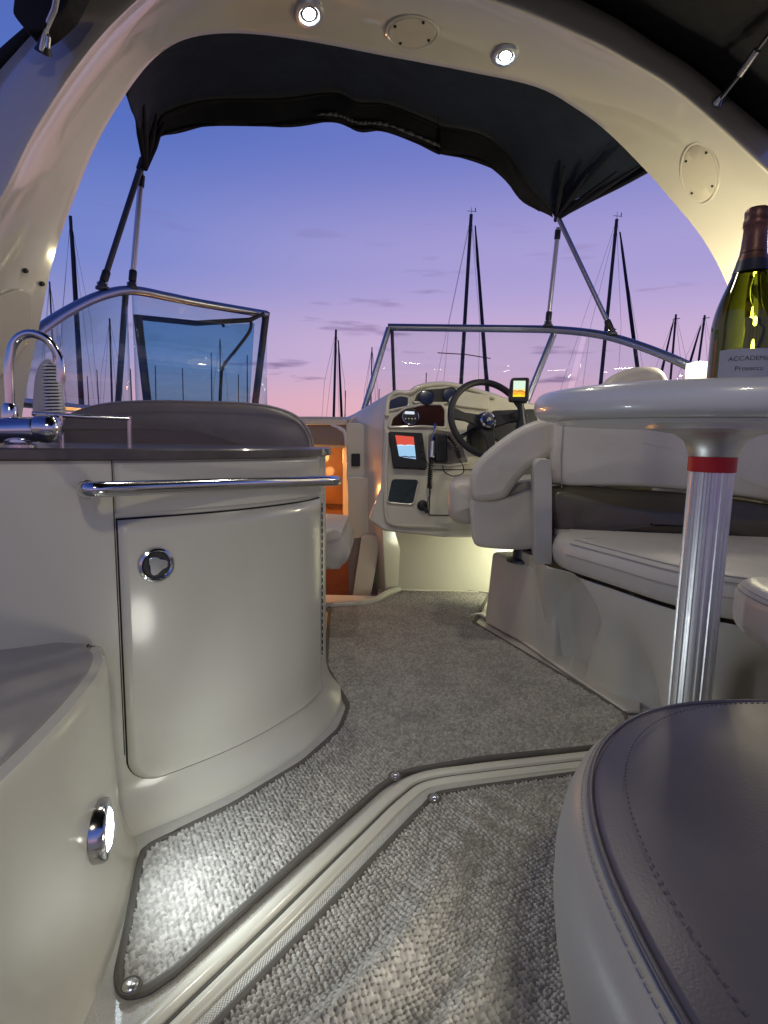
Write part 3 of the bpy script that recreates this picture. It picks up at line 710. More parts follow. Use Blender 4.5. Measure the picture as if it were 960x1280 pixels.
# ================================================================== AFT CANOPY (over and behind the camera)
ac=thing('aft_canopy','black canvas enclosure spreading aft from the arch over the cockpit','canopy',(.3,0,1.7))
rows=[]; ss=np.arange(6.25,17.01,.25)
for j,t in enumerate([0,.1,.25,.45,.7,1.0]):
    row=[]
    for s in ss:
        s=min(s,20.99); O=arch_pt(s,2); p=O+V(0,.03,0); c0=V(.25,1.8,.6); out=(p-c0); out.y=0; out.normalize()
        q=p+out*(.02+.02*t)+V(.34*2.7*t,-.93*2.7*t,-.02*t)
        q+=out*(.02*math.sin(s*2.2+t*6)*t*(1-t)*2)
        row.append(q)
    rows.append(row)
mb=MB(); mb.grid(rows); mb.build('roof_panel',M['canvasblack'],ac,solid=.004,ang=80)
def rod(pts,r,mt,name,par):
    mb=MB(); mb.tube(pts,r,12); return mb.build(name,mt,par)
# corner flap and clip at upper left
mb=MB(); fl=[P(x,y,1.22) for x,y in [(20,-30),(15,16),(24,28),(33,38),(46,38),(58,30),(80,10),(100,-30)]]
mb.prism(rpoly(fl,.006,2),V(0,.05,0)); mb.build('corner_flap',M['canvasblack'],ac,bevel=.004)
rod([P(52,64,1.24),P(58,34,1.23),P(68,12,1.21),P(76,-30,1.18)],.0055,M['steelb'],'strut',ac)
mb=MB(); mb.tube([P(54,66,1.25),P(55,58,1.245),P(57,40,1.235)],[.017,.012,.009],14); mb.build('strut_mount',M['black'],ac)
mb=MB(); mb.tube([P(60,60,1.235),P(61,46,1.23)],.0042,8); mb.build('strut_clip',M['steel'],ac)
rod(cr([P(-80,150,1.31),P(-30,105,1.33),P(6,70,1.36),P(45,36,1.38)],5),.014,M['canvasblack'],'webbing',ac)
rod([P(902,122,1.78),P(925,93,1.72)],.006,M['darkalu'],'strut',ac)
rod([P(925,93,1.72),P(947,62,1.66)],.0105,M['steel'],'strut_sleeve',ac)
rod([P(947,62,1.66),P(985,12,1.56)],.006,M['darkalu'],'strut',ac)
mb=MB(); mb.tube([P(896,128,1.80),P(901,121,1.785),P(905,116,1.775)],[.016,.010,.006],12); mb.build('strut_mount',M['steel'],ac)

# ================================================================== WINDSHIELDS
wp=thing('port_windshield','port windshield with an open vent window and curved aluminium top rail','windshield',(-.8,2.3,.7))
topl=[(20,440,1.62),(50,412,1.74),(90,386,1.93),(128,369,2.10),(165,363,2.24),(210,371,2.38),(250,379,2.50),(333,393,2.76)]
tl=cr([P(*a) for a in topl],6); mb=MB(); mb.tube(tl,.0175,14); mb.build('top_rail',M['alu'],wp)
mb=MB(); mb.tube([P(333,390,2.76),P(318,512,2.74)],.017,12); mb.build('end_post',M['darkalu'],wp)
mb=MB(); mb.tube([P(157,368,2.22),P(147,512,2.20)],.0115,10); mb.build('mullion',M['darkalu'],wp)
def pane(name,top,bot,mt,par):
    mb=MB(); mb.grid([top,bot]); return mb.build(name,mt,par,solid=.004)
zb=.86
def drop(p,py): # same plan point lower
    return V(p.x,p.y,.80)
i1=int(len(tl)*.56)
pane('side_pane',tl[2:i1],[drop(p,0) for p in tl[2:i1]],M['glassport'],wp)
pane('front_pane',tl[i1:],[drop(p,0) for p in tl[i1:]],M['glassport'],wp)
mb=MB(); mb.tube(cr([drop(p,0) for p in tl[::6]],4),.014,8); mb.build('bottom_rail',M['alu'],wp)
# vent window tilted open
hb=2.62
def hq(px,py): return P(px,py,2.42+(px-170)/150*.26)
hf=thing('vent_window','dark framed vent window propped open inside the port windshield','window',(-.75,2.5,.7))
mb=MB(); mb.tube([hq(168,396),hq(245,404),hq(312,400),hq(330,392)],[.011,.012,.011,.008],8); mb.build('frame_top',M['darkalu'],hf)
mb=MB(); mb.tube([hq(172,394),hq(184,500)],.0185,8); mb.build('frame_side',M['darkalu'],hf)
pane('pane',[hq(176,400),hq(245,407),hq(318,404)],[hq(186,500),hq(245,505),hq(312,505)],M['glassblue'],hf)
mb=MB(); mb.tube(cr([hq(314,402),hq(312,414),hq(296,436),hq(279,458),hq(276,480),hq(275,505)],4),.0075,8); mb.build('prop_arm',M['darkalu'],hf)
mb=MB(); mb.tube([hq(277,402),hq(280,409)],[.008,.006],8); mb.build('catch',M['black'],hf)

ws=thing('starboard_windshield','starboard windshield frame behind the steering wheel','windshield',(.6,2.8,.8))
tops=[(485,409,3.0),(560,410,2.97),(640,411,2.9),(690,412,2.82),(735,416,2.70),(770,423,2.60),(815,438,2.45),(862,458,2.30),(930,492,2.15)]
tr=cr([P(*a) for a in tops],6); mb=MB(); mb.tube(tr,.0185,14); mb.build('top_rail',M['alu'],ws)
mb=MB(); mb.tube([P(486,410,3.0),P(455,512,2.92)],.0155,12); mb.build('raked_post',M['alu'],ws)
mb=MB(); mb.tube([P(490,412,2.99),P(493,495,2.97)],.009,10); mb.build('inner_post',M['darkalu'],ws)
mb=MB(); mb.tube([P(692,418,2.82),P(655,510,2.75)],.0155,12); mb.build('mullion',M['alu'],ws)
bots=cr([P(*a) for a in [(462,508,2.93),(540,508,2.95),(610,508,2.9),(655,510,2.8),(710,515,2.7),(750,518,2.6),(800,520,2.5),(850,524,2.35),(930,530,2.2)]],6)
pane('pane',tr[:24],bots[:24],M['glass'],ws); pane('side_pane',tr[24:],bots[24:],M['glass'],ws)

# ================================================================== HELM CONSOLE
he=thing('helm_console','cream moulded helm console with gauges, radio and chart screen','console',(.3,2.7,0))
hn=V(.10,-.955,.28).normalized(); hp0=P(530,540,2.50); hax=frame(hn)
def Hh(px,py,off=0): return PL(px,py,hp0+hn*off,hn)
def hpanel(name,pts,mt,off,thick,parent,rad=.012,bevel=.003,rim=None,seg=5):
    w=rpoly([Hh(x,y,off) for x,y in pts],rad,seg)
    mb=MB(); mb.prism(w,-hn*thick); o=mb.build(name,mt,parent,bevel=bevel)
    if rim:
        mb=MB(); mb.tube(rpoly([Hh(x,y,off-.001) for x,y in pts],rad,seg),rim,8,True); mb.build('rim',M['gel'],o)
    return o
sil=[(480,664),(476,612),(479,560),(480,515),(484,497),(491,489),(500,487),(511,488),(521,482),(535,479),(556,477),(578,480),(598,486),(617,491),(650,502),(700,512),(720,560),(720,664)]
w=cr([Hh(x,y,0) for x,y in sil],3,True)
mb=MB(); mb.prism(w,V(.0,.42,.0)); mb.build('moulded_body',M['gel'],he,bevel=.012,seg=4)
# raised brow over the gauges
mb=MB(); mb.tube(cr([Hh(x,y,.008) for x,y in [(483,520),(485,500),(494,491),(511,491),(521,485),(536,481),(556,480),(580,484),(600,490),(618,497)]],5),.011,10); mb.build('brow',M['gel'],he)
mb=MB(); mb.tube(cr([Hh(x,y,.006) for x,y in [(481,534),(484,548),(482,600),(482,640),(490,655),(530,658),(560,658)]],5),.009,10); mb.build('face_bead',M['gel'],he)
hpanel('gauge_pod',[(482,514),(486,500),(500,494),(511,496),(511,508),(497,511)],M['gauge'],.008,.006,he,rim=.005)
gp=hpanel('gauge_pod',[(516,503),(520,492),(535,486),(560,484),(577,489),(575,500),(555,504)],M['black'],.008,.006,he,rim=.005)
for gx,gy in ((533,497),(563,494)):
    mb=MB(); c=Hh(gx,gy,.010); mb.lathe([(.035,-.001),(.035,.004),(.030,.005),(.001,.005)],c,hax,28); g=mb.build('gauge',M['gauge'],gp)
    mb=MB(); mb.tube([c+hax[0]*.034*math.cos(a)+hax[1]*.034*math.sin(a)+hn*.005 for a in np.linspace(0,2*math.pi,28,endpoint=False)],.0025,6,True); mb.build('bezel',M['black'],g)
hpanel('instrument_shelf',[(560,500),(568,492),(585,490),(612,494),(612,512),(565,506)],M['gel'],.022,.02,he)
dp=hpanel('dash_panel',[(486,534),(490,522),(505,511),(530,505),(552,505),(557,512),(557,535),(530,533)],M['burl'],.009,.006,he,rim=.006)
c=Hh(513,521,.014); mb=MB(); mb.lathe([(.037,-.004),(.037,.004),(.033,.007),(.031,.004),(.001,.004)],c,hax,36); st=mb.build('stereo',M['black'],dp)
mb=MB(); mb.tube([c+hax[0]*.036*math.cos(a)+hax[1]*.036*math.sin(a)+hn*.006 for a in np.linspace(0,2*math.pi,36,endpoint=False)],.0022,6,True); mb.build('trim_ring',M['steel'],st)
mb=MB(); mb.prism([Hh(x,y,.0195) for x,y in [(506,514),(518,514.5),(518,518),(506,517.5)]],hn*.001); mb.build('display',M['radiolcd'],st)
for k in range(4):
    mb=MB(); mb.lathe([(.0035,0),(.003,.002),(.001,.002)],Hh(507+k*4,523.5,.0185),hax,10); mb.build('button',M['steelb'],st)
mb=MB(); mb.tube([Hh(544,530,.02),Hh(543,540,.035),Hh(541,550,.04)],.006,8); mb.build('key_fob',M['steel'],he)
# chart plotter
cp=thing('chart_plotter','chart display with red and blue screen set into the helm console','screen',Hh(508,562,.03))
hpq=[(486,539),(528,541),(534,586),(492,584)]
w=rpoly([Hh(x,y,.028) for x,y in hpq],.008,4); mb=MB(); mb.prism(w,-hn*.03); mb.build('housing',M['black'],cp,bevel=.004)
mb=MB(); mb.prism([Hh(x,y,.0295) for x,y in [(494,544),(517,546),(520,574),(499,571)]],hn*.001); mb.build('screen',M['plotter'],cp)
for bx_,by_ in ((526,553),(527,563),(528,572)):
    mb=MB(); mb.lathe([(.007,0),(.006,.003),(.001,.0035)],Hh(bx_,by_,.0285),hax,12); mb.build('button',M['rubber'],cp)
# ignition / switch pod with handset
hpanel('handset_recess',[(534,545),(545,536),(565,540),(580,560),(586,579),(560,582),(534,578)],M['vinyltaupe'],.006,.004,he,rim=.006)
vh=thing('radio_handset','black radio handset with coiled cord hanging on the helm console','handset',Hh(552,560,.04))
mb=MB(); cc_=Hh(551,561,.035); mb.box(cc_,.055,.035,.125,(hax[0],hn,hax[1])); mb.build('handset_body',M['black'],vh,bevel=.008)
mb=MB()
for k in range(6): mb.box(cc_+hn*.0185+hax[1]*(.03-k*.008),.035,.002,.003,(hax[0],hn,hax[1]))
mb.build('speaker_grille',M['rubber'],vh)
mb=MB(); mb.tube([Hh(541,552,.04),Hh(540,572,.04)],.0115,12); mb.build('cord_grip',M['steelb'],vh)
def coilcord(pts,rad,turns,r,name,par):
    base=cr(pts,12); L=len(base)-1; hx=[]; n=turns*12
    for k in range(n+1):
        f=k/n*L; i=min(int(f),L-1); p=lerp(base[i],base[i+1],f-i); t=(base[i+1]-base[i]).normalized(); u=t.cross(V(0,1,0)).normalized(); q=t.cross(u)
        a=k/12*2*math.pi; hx.append(p+(u*math.cos(a)+q*math.sin(a))*rad)
    mb=MB(); mb.tube(hx,r,5); return mb.build(name,M['black'],par)
coilcord([Hh(540,570,.035),Hh(538,590,.032),Hh(537,610,.028)],.0085,16,.0028,'coiled_cord',vh)
coilcord([Hh(560,545,.035),Hh(568,555,.035),Hh(574,572,.03)],.007,9,.0028,'coiled_cord',vh)
mb=MB(); mb.tube(cr([Hh(574,574,.03),Hh(579,583,.03),Hh(578,592,.028),Hh(566,595,.026),Hh(556,590,.026),Hh(553,582,.026)],6),.0022,6); mb.build('loose_cord',M['black'],vh)
mb=MB(); mb.tube(cr([Hh(537,610,.028),Hh(538,616,.015),Hh(535,624,.012),Hh(534,634,.012),Hh(536,643,.012)],6),.0018,6); mb.build('straight_cord',M['black'],vh)
hpanel('storage_pocket',[(489,598),(524,599),(517,631),(483,628)],M['pocket'],.006,.005,he,rad=.02,rim=.004)
mb=MB(); mb.tube([Hh(499,627,.012),Hh(523,602,.012)],.0016,5); mb.build('pocket_strap',M['black'],he)
mb=MB(); mb.lathe([(.023,-.004),(.022,.012),(.014,.018),(.001,.018)],Hh(528,632,.006),hax,20); mb.tube([Hh(530,634,.02),Hh(534,641,.02)],.007,8); mb.build('power_plug',M['black'],he)
hpanel('access_panel',[(539,588),(600,588),(600,644),(537,643)],M['gel'],.010,.010,he,rad=.006,bevel=.002)
mb=MB(); mb.tube(rpoly([Hh(x,y,.004) for x,y in [(538,587),(601,587),(601,645),(536,644)]],.006,3),.0018,6,True); mb.build('panel_seam',M['gap'],he)
hpanel('switch_panel',[(615,513),(668,511),(678,540),(640,560),(612,545)],M['black'],.012,.01,he)
for k in range(7):
    mb=MB(); c=Hh(622+k*6,521-k*.4,.0135); mb.box(c,.013,.002,.0035,(hax[0],hn,hax[1])); mb.build('switch_light',M['bluelegend'],he)
    mb=MB(); c=Hh(622+k*6,527-k*.4,.015); mb.box(c,.012,.006,.018,(hax[0],hn,hax[1])); mb.build('switch',M['rubber'],he,bevel=.002)
# lower helm wall
mb=MB(); a,b=Q(470,741),Q(650,741); 
mb.prism([Q(484,738,0.0),V(a.x+.9,a.y+.02,0),V(a.x+.9,a.y+.02,.40),P(488,658,2.56)],V(0,.12,0)); mb.build('lower_wall',M['gel'],he,bevel=.004)
mb=MB(); mb.tube([Q(484,737,.006),V(a.x+.9,a.y-.0,.006)],.008,8); mb.build('base_bead',M['gel'],he)
# overhanging chin
mb=MB(); mb.prism([Hh(x,y,0) for x,y in [(486,650),(484,660),(490,664),(720,672),(720,655)]],V(0,.3,0)); mb.build('chin',M['gel'],he,bevel=.008)
# port wing and stepped pillar by the companionway
wg=[(424,524,2.98),(440,518,2.90),(462,505,2.72),(486,491,2.56)]
wing_t=cr([P(*a) for a in wg],5); 
wing_m=cr([P(428,529,2.95),P(444,529,2.84),P(457,535,2.68),P(478,540,2.52)],5)
wing_b=cr([P(428,640,2.95),P(440,650,2.84),P(458,660,2.68),P(478,664,2.52)],5)
wing_f=cr([P(460,742,2.80),P(463,742,2.75),P(468,742,2.68),P(482,740,2.58)],5)
back=[p+V(.18,.15,0) for p in wing_t]
mb=MB(); rg=[]
for i in range(len(wing_t)):
    rg.append([wing_t[i],lerp(wing_t[i],wing_m[i],.35)+V(-.004,-.010,0),wing_m[i],wing_b[i],wing_f[i],wing_f[i]+V(.25,.1,0),back[i]+V(.07,0,-.1),back[i]])
mb.loft(rg); mb.build('port_wing',M['gel'],he,bevel=.008,ang=50)
def pblock(name,pts,y,dy,mt,par,bev=.012,rad=.012):
    w=rpoly([P(px,py,y) for px,py in pts],rad,4); mb=MB(); mb.prism(w,V(0,dy,0)); return mb.build(name,mt,par,bevel=bev)
pl=thing('companionway_pillar','stepped cream pillar with a small black socket beside the cabin doorway','pillar',Q(450,748))
pblock('upper_block',[(433,528),(452,529),(458,536),(461,592),(458,600),(433,602)],2.70,.3,M['gel'],pl)
pblock('middle_block',[(434,596),(462,597),(466,610),(464,650),(470,668),(436,676)],2.66,.3,M['gel'],pl)
pblock('lower_block',[(452,671),(474,668),(473,690),(463,748),(440,750)],2.58,.3,M['gel'],pl)
pblock('inner_column',[(434,672),(455,671),(446,750),(436,752)],2.66,.25,M['vinyltaupe'],pl)
pblock('socket',[(439,567),(450,567),(450,583),(439,583)],2.69,.01,M['black'],pl,bev=.002,rad=.006)
mb=MB(); mb.tube(cr([P(414,531,2.66),P(424,535,2.64),P(431,541,2.63),P(433,556,2.64)],5),[.006]*5+[.009]*11,8); mb.build('grab_lip',M['white'],pl)
hd=thing('helm_grab_shelf','dark slatted companionway hatch beside the pillar','hatch',P(405,560,2.95))
pblock('hatch_board',[(375,531),(434,530),(436,557),(375,556)],2.90,.3,M['vinyltaupe'],hd,bev=.01)
pblock('hatch_rim',[(370,524),(434,524),(434,531),(370,531)],2.88,.4,M['gel'],hd,bev=.004)
hd['label']='taupe sliding hatch with pale rim above the orange cabin doorway'; hd.name='companionway_hatch'
# cabin seen through the doorway
cb=thing('cabin','warm orange lit cabin interior seen through the narrow doorway','cabin',(-.25,3.3,0))
x0,x1=P(385,600,2.95).x-.35,P(440,600,2.95).x+.04
z0=-.30; z1=P(410,556,2.95).z
mb=MB(); mb.box(((x0+x1)/2,3.95,(z0+z1)/2),x1-x0,.04,z1-z0); mb.build('back_wall',M['wood'],cb)
mb=MB(); mb.box((x0,3.33,(z0+z1)/2),.04,1.22,z1-z0); mb.build('side_wall',M['wood'],cb)
mb=MB(); mb.box((x1+.02,3.43,(z0+z1)/2),.04,1.0,z1-z0); mb.build('side_wall',M['wood'],cb)
mb=MB(); mb.box(((x0+x1)/2,3.12,(z0+.27)/2),x1-x0-.04,.05,.27-z0); mb.build('settee_front',M['wood'],cb)
mb=MB(); mb.box(((x0+x1)/2,3.43,z1),x1-x0,1.0,.03); mb.build('headliner',M['gel'],cb)
mb=MB(); mb.box(((x0+x1)/2,3.33,z0),x1-x0,1.25,.03); mb.build('cabin_floor',M['wooddark'],cb)
zz=P(425,684,3.35).z
mb=MB(); mb.box(((x0+x1)/2,3.62,zz),x1-x0-.05,.5,.018); mb.build('shelf',M['gel'],cb)
mb=MB(); mb.box(((x0+x1)/2,3.40,P(425,714,3.35).z),x1-x0-.05,.05,.075); mb.build('dark_rail',M['wooddark'],cb)
mb=MB(); mb.box(((x0+x1)/2,3.5,P(425,724,3.4).z),x1-x0-.05,.3,.02); mb.build('shelf',M['wood'],cb)
c=P(430,697,3.45); mb=MB(); mb.tube([c+V(.05*math.cos(a),0,.05*math.sin(a)) for a in np.linspace(0,2*math.pi,24,endpoint=False)],.006,6,True); mb.build('sink_ring',M['gel'],cb)
mb=MB(); mb.box(P(422,632,3.9),.5,.03,.02); mb.build('ledge',M['wooddark'],cb)
for k,(px,py) in enumerate(((421,676),(427,675),(433,677))):
    mb=MB(); c=P(px,py+3,3.4); mb.lathe([(.011,-.01),(.012,.012),(.008,.02),(.001,.022)],c,n=14); mb.build('tealight',M['bulb'],cb)
lamp('cabin_lamp','POINT',V((x0+x1)/2-.05,3.30,z1-.12),6.5,(1,.50,.16),.04,parent=cb)
lamp('cabin_lamp','POINT',V((x0+x1)/2-.05,2.86,.42),3.5,(1,.45,.14),.04,parent=cb)
# sill
sl_=thing('doorway_sill','white curved sill at the foot of the cabin doorway','sill',Q(430,752))
mb=MB(); mb.tube(cr([Q(385,760,.01),Q(415,757,.01),Q(450,755,.01),Q(470,750,.012),Q(484,742,.015),Q(498,737,.01)],6),.017,12); mb.build('sill_curb',M['gel'],sl_)

# steering wheel
sw=thing('steering_wheel','black three spoke steering wheel with chrome hub in front of the helm','steering wheel',P(611,524,2.28))
wc=P(611,524,2.28); wn=V(.24,-.88,.40).normalized(); wa=frame(wn); wr_=.163
def WP(a,r,h=0): return wc+wa[0]*r*math.cos(a)+wa[1]*r*math.sin(a)+wn*h
mb=MB(); mb.tube([WP(a,wr_*(1+.012*math.cos(3*a+1.5))) for a in np.linspace(0,2*math.pi,64,endpoint=False)],.0135,12,True); mb.build('rim',M['rubber'],sw)
for a in (R(172),R(8),R(270)):
    mb=MB(); u=V(0,0,0); rgs=[]
    for r,wd in ((.03,.030),(.06,.026),(.10,.020),(.14,.026),(wr_,.034)):
        h=-.035*(1-r/wr_)
        t=wa[0]*-math.sin(a)+wa[1]*math.cos(a); c=WP(a,r,h)
        rgs.append([c+t*wd+wn*.0,c+t*wd*.8+wn*.006,c-t*wd*.8+wn*.006,c-t*wd+wn*.0,c-t*wd*.8-wn*.006,c+t*wd*.8-wn*.006])
    mb.loft(rgs); mb.build('spoke',M['rubber'],sw)
mb=MB(); mb.lathe([(.042,-.05),(.045,-.035),(.040,-.018),(.034,-.008),(.024,-.006),(.001,-.006)],wc,wa,36); hb_=mb.build('hub',M['black'],sw)
mb=MB(); mb.lathe([(.035,-.010),(.035,-.004),(.030,.002),(.025,-.001),(.0245,-.004)],wc,wa,36); mb.build('hub_ring',M['steel'],hb_)
mb=MB(); mb.lathe([(.0235,-.006),(.022,.001),(.001,.003)],wc,wa,24); mb.build('hub_emblem',M['gauge'],hb_)
mb=MB(); 
for sx in (-1,0,1): mb.tube([WP(R(90),.0,.0035)+wa[0]*(.006*sx-.003)+wa[1]*-.008,WP(R(90),.0,.0035)+wa[0]*(.006*sx+.003)+wa[1]*.008],.0012,5)
mb.build('emblem_mark',M['steel'],hb_)
mb=MB(); mb.tube([wc-wn*.02,wc-wn*.1,Hh(600,552,.0)],[.035,.05,.062],18); mb.build('column',M['black'],sw)
mb=MB(); mb.tube([wc-wn*.08,wc-wn*.07+wa[0]*-.05+wa[1]*-.02,wc-wn*.07+wa[0]*-.10+wa[1]*-.05],[.008,.006,.010],8); mb.build('tilt_lever',M['black'],sw)
# fish finder
ff=thing('fish_finder','small black sonar display with yellow screen above the steering wheel','screen',P(650,505,2.3))
fn=V(-.1,-.98,.12).normalized(); fp=P(650,486,2.28); fa_=frame(fn)
def FP(px,py,off=0): return PL(px,py,fp+fn*off,fn)
mb=MB(); mb.prism(rpoly([FP(x,y) for x,y in [(639,472),(662,471.5),(661,503),(636,501)]],.012,4),-fn*.035); mb.build('housing',M['black'],ff,bevel=.004)
mb=MB(); mb.prism([FP(x,y,.001) for x,y in [(642,476),(657,476),(656,496),(641,496)]],fn*.001); mb.build('screen',M['fish'],ff)
mb=MB(); mb.tube([FP(650,500,-.02),FP(652,520,-.03),FP(652,540,-.03)],[.014,.014,.03],12); mb.build('stalk',M['black'],ff)

# ================================================================== HELM SEAT
hsn=thing('helm_chair','cream helm seat with a curved armrest on a moulded base box','seat',Q(650,800))
def cushp(name,px,y,ext,mt,par,r=.03,puff=.01,m=3,closed=True):
    mb=MB(); cushion(mb,cr([P(a,b,y) for a,b in px],m,True),ext,puff,r=r); return mb.build(name,mt,par,ang=60)
def bprism(name,px,y,ext,mt,par,bev):
    mb=MB(); mb.prism(cr([P(a,b,y) for a,b in px],3,True),ext); o=mb.build(name,mt,par,bevel=bev,seg=6)
    o.modifiers['bevel'].angle_limit=R(55); return o
bprism('armrest',[(590,625),(586,600),(596,576),(622,552),(655,531),(690,521),(720,519),(720,574),(692,574),(672,580),(654,594),(640,611),(632,622),(612,627)],1.90,V(.03,.11,0),M['vinyl'],hsn,.026)
bprism('seat_side',[(588,622),(612,626),(640,620),(672,612),(674,650),(672,682),(650,688),(610,686),(592,680),(588,655)],1.92,V(.03,.12,0),M['vinyl'],hsn,.03)
cushp('seat_cushion',[(559,625),(562,606),(575,600),(600,600),(650,600),(690,602),(690,640),(640,655),(590,658),(570,655),(560,645)],2.02,V(.05,.32,0),M['vinyl'],hsn,r=.045)
mb=MB(); c=P(657,703,1.98); mb.lathe([(.060,0),(.060,.01),(.038,.016),(.036,.06),(.055,.075),(.055,.1)],V(c.x,c.y+.04,c.z-.005),n=28); mb.build('pedestal',M['darkalu'],hsn)
A_,B_=Q(604,779),Q(691,826); d=(B_-A_); back_=V(.33,.13,0)
mb=MB(); bt=V(.015,.02,.30)
base=[A_,B_,B_+back_,A_+back_]; cen=sum(base,V(0,0,0))/4
mb.loft([[lerp(p,cen,0)+V(0,0,0) for p in base],[lerp(p,cen,.03)+V(0,0,.12) for p in base],[lerp(p,cen,.07)+V(0,0,.292) for p in base]]); mb.build('base_box',M['gel'],hsn,bevel=.016,seg=4)
fl_=[Q(586,771,.002),Q(600,771,.002),Q(640,795,.002),Q(700,838,.002),Q(780,893,.002),Q(800,893,.002),Q(800,850,.002),Q(650,760,.002)]
mb=MB(); mb.prism(fl_,V(0,0,.012)); mb.build('base_flange',M['gel'],hsn,bevel=.004)
# lamp hidden forward of the base box, washing the helm wall
c2=thing('courtesy_light','courtesy light on the forward side of the helm seat base','light',cen+V(-.02,.2,.17),group='courtesy lights')
cp_=cen+V(.0,.235,.17); lx=frame(V(-.2,1,.0))
mb=MB(); mb.lathe([(.04,-.03),(.04,.004),(.03,.008),(.028,.003)],cp_,lx,28); mb.build('bezel',M['steelb'],c2)
mb=MB(); mb.lathe([(.027,0),(.02,.009),(.001,.011)],cp_,lx,24); mb.build('lens',M['ledblue'],c2)
lamp('courtesy_lamp','SPOT',cp_+V(-.005,.03,0),6.5,(.96,.96,.66),.07,V(-.15,1,-.05),160,.6,c2)

# ================================================================== SETTEE
se=thing('settee','cream settee with dark olive band in the backrest beyond the table','settee',(.8,1.5,0))
top=[V(.520,1.90,0),V(.520,1.77,0),V(.565,1.63,0),V(.625,1.48,0),V(.695,1.31,0),V(.78,1.20,0),V(.95,1.16,0),V(1.28,1.15,0)]
tcv=cr(top,13)
def mk_line(z,offs):
    res=[]
    for i,p in enumerate(tcv):
        t=(tcv[min(i+1,len(tcv)-1)]-tcv[max(i-1,0)]).normalized(); n=V(t.y,-t.x,0)
        if n.y>0 and abs(n.y)>abs(n.x): n=-n
        n=V(-abs(t.y),-abs(t.x),0)
        res.append(p+n*offs(i/(len(tcv)-1))+V(0,0,z))
    return res
# scalloped moulded front: recess between s=.15 and .55 that flows down to a toe
def sst(x,a,b):
    t=min(1,max(0,(x-a)/(b-a))); return t*t*(3-2*t)
def rec(s,z):
    h=z/.335
    zt=1.02-((s-.25)/.20)**2*.80
    g=sst(zt-h,-.04,.20)*sst(s,.08,.18)
    edge=.43-.16*(1-h)**.8
    g2=1-sst(s,edge-.03,edge+.04)
    valley=.050*math.exp(-((s-(.50-.05*h))/.045)**2)*sst(1-h,.15,.8)
    toe=.085*math.exp(-((s-.63)/.075)**2)*(1-h)**1.2
    rest=.050*sst(s,.70,.80)*sst(1-h,.10,.45)
    return -.070*g*g2-.060*(1-h)**1.1*(1-.3*s)-valley+toe-rest
mb=MB(); lines=[mk_line(z,lambda s,z=z:rec(s,z)) for z in np.linspace(0,.337,36)]
mb.loft([l+[V(1.28,1.98,l[0].z),V(.5,1.98,l[0].z)] for l in lines]); mb.build('base',M['gel'],se,ang=60)
# seat cushion
cl_=[p+V(0,0,0) for p in mk_line(.338,lambda s:.012)]
cz=[]
mb=MB(); rgs=[]
fz=[(-.012,.0),(-.004,.004),(.0,.015),(.006,.035),(.006,.055),(.0,.075),(-.010,.088),(-.026,.096),(-.05,.099),(-.11,.102)]
back2=lambda z:[V(1.28,1.80,z),V(.56,1.84,z)]
cbase=[p for p in mk_line(0,lambda s:.012) if p.x>=.548]; cbase=[V(.545,cbase[0].y+.12,0),V(.540,cbase[0].y+.06,0)]+cbase
def offl(line,o):
    out=[]
    for i,p in enumerate(line):
        t=(line[min(i+1,len(line)-1)]-line[max(i-1,0)]).normalized(); out.append(p+V(-abs(t.y),-abs(t.x),0)*o)
    return out
for o,h in fz:
    l=offl(cbase,o); rgs.append([p+V(0,0,.338+h) for p in l]+back2(.338+h))
mb.loft(rgs); mb.build('seat_cushion',M['vinyl'],se,ang=60)
for o,h in ((-.004,.084),(-.020,.0945),(.0075,.052)):
    mb=MB(); mb.tube([p+V(0,0,.338+h) for p in offl(cbase,o)][2:-2],.0016,5); mb.build('seam_piping',M['thread'],se)
# backrest panels
def bkp(px,py): 
    return PL(px,py,V(.56,1.83,.6),V(-.12,-.99,.10).normalized())
bn=V(-.12,-.99,.10).normalized()
mb=MB(); cushion(mb,cr([bkp(*a) for a in [(692,604),(691,570),(693,535),(700,522),(760,510),(860,505),(980,505),(1040,515),(1040,640),(960,625),(860,612),(780,607)]],3,True),-bn*.10,.012,r=.02); mb.build('backrest',M['vinyl'],se,ang=60)
mb=MB(); cushion(mb,cr([bkp(*a) for a in [(691,608),(780,611),(860,616),(960,629),(1040,644),(1040,700),(960,690),(800,680),(700,672),(692,664)]],3,True),-bn*.09,.02,r=.03); mb.build('lumbar_band',M['olive'],se,ang=60)
mb=MB(); pts=[P(x,y,1.76) for x,y in [(668,580),(674,574),(688,574),(690,600),(690,706),(668,704)]]
mb.prism(rpoly(pts,.01,3),V(.04,.2,0)); mb.build('end_panel',M['vinyl'],se,bevel=.01,seg=4)
mb=MB(); a=bkp(702,610);b=bkp(704,530); mb.tube([b-bn*-.002,bkp(701,570)-bn*-.003,a-bn*-.002],.0016,5); mb.build('seam_piping',M['thread'],se)
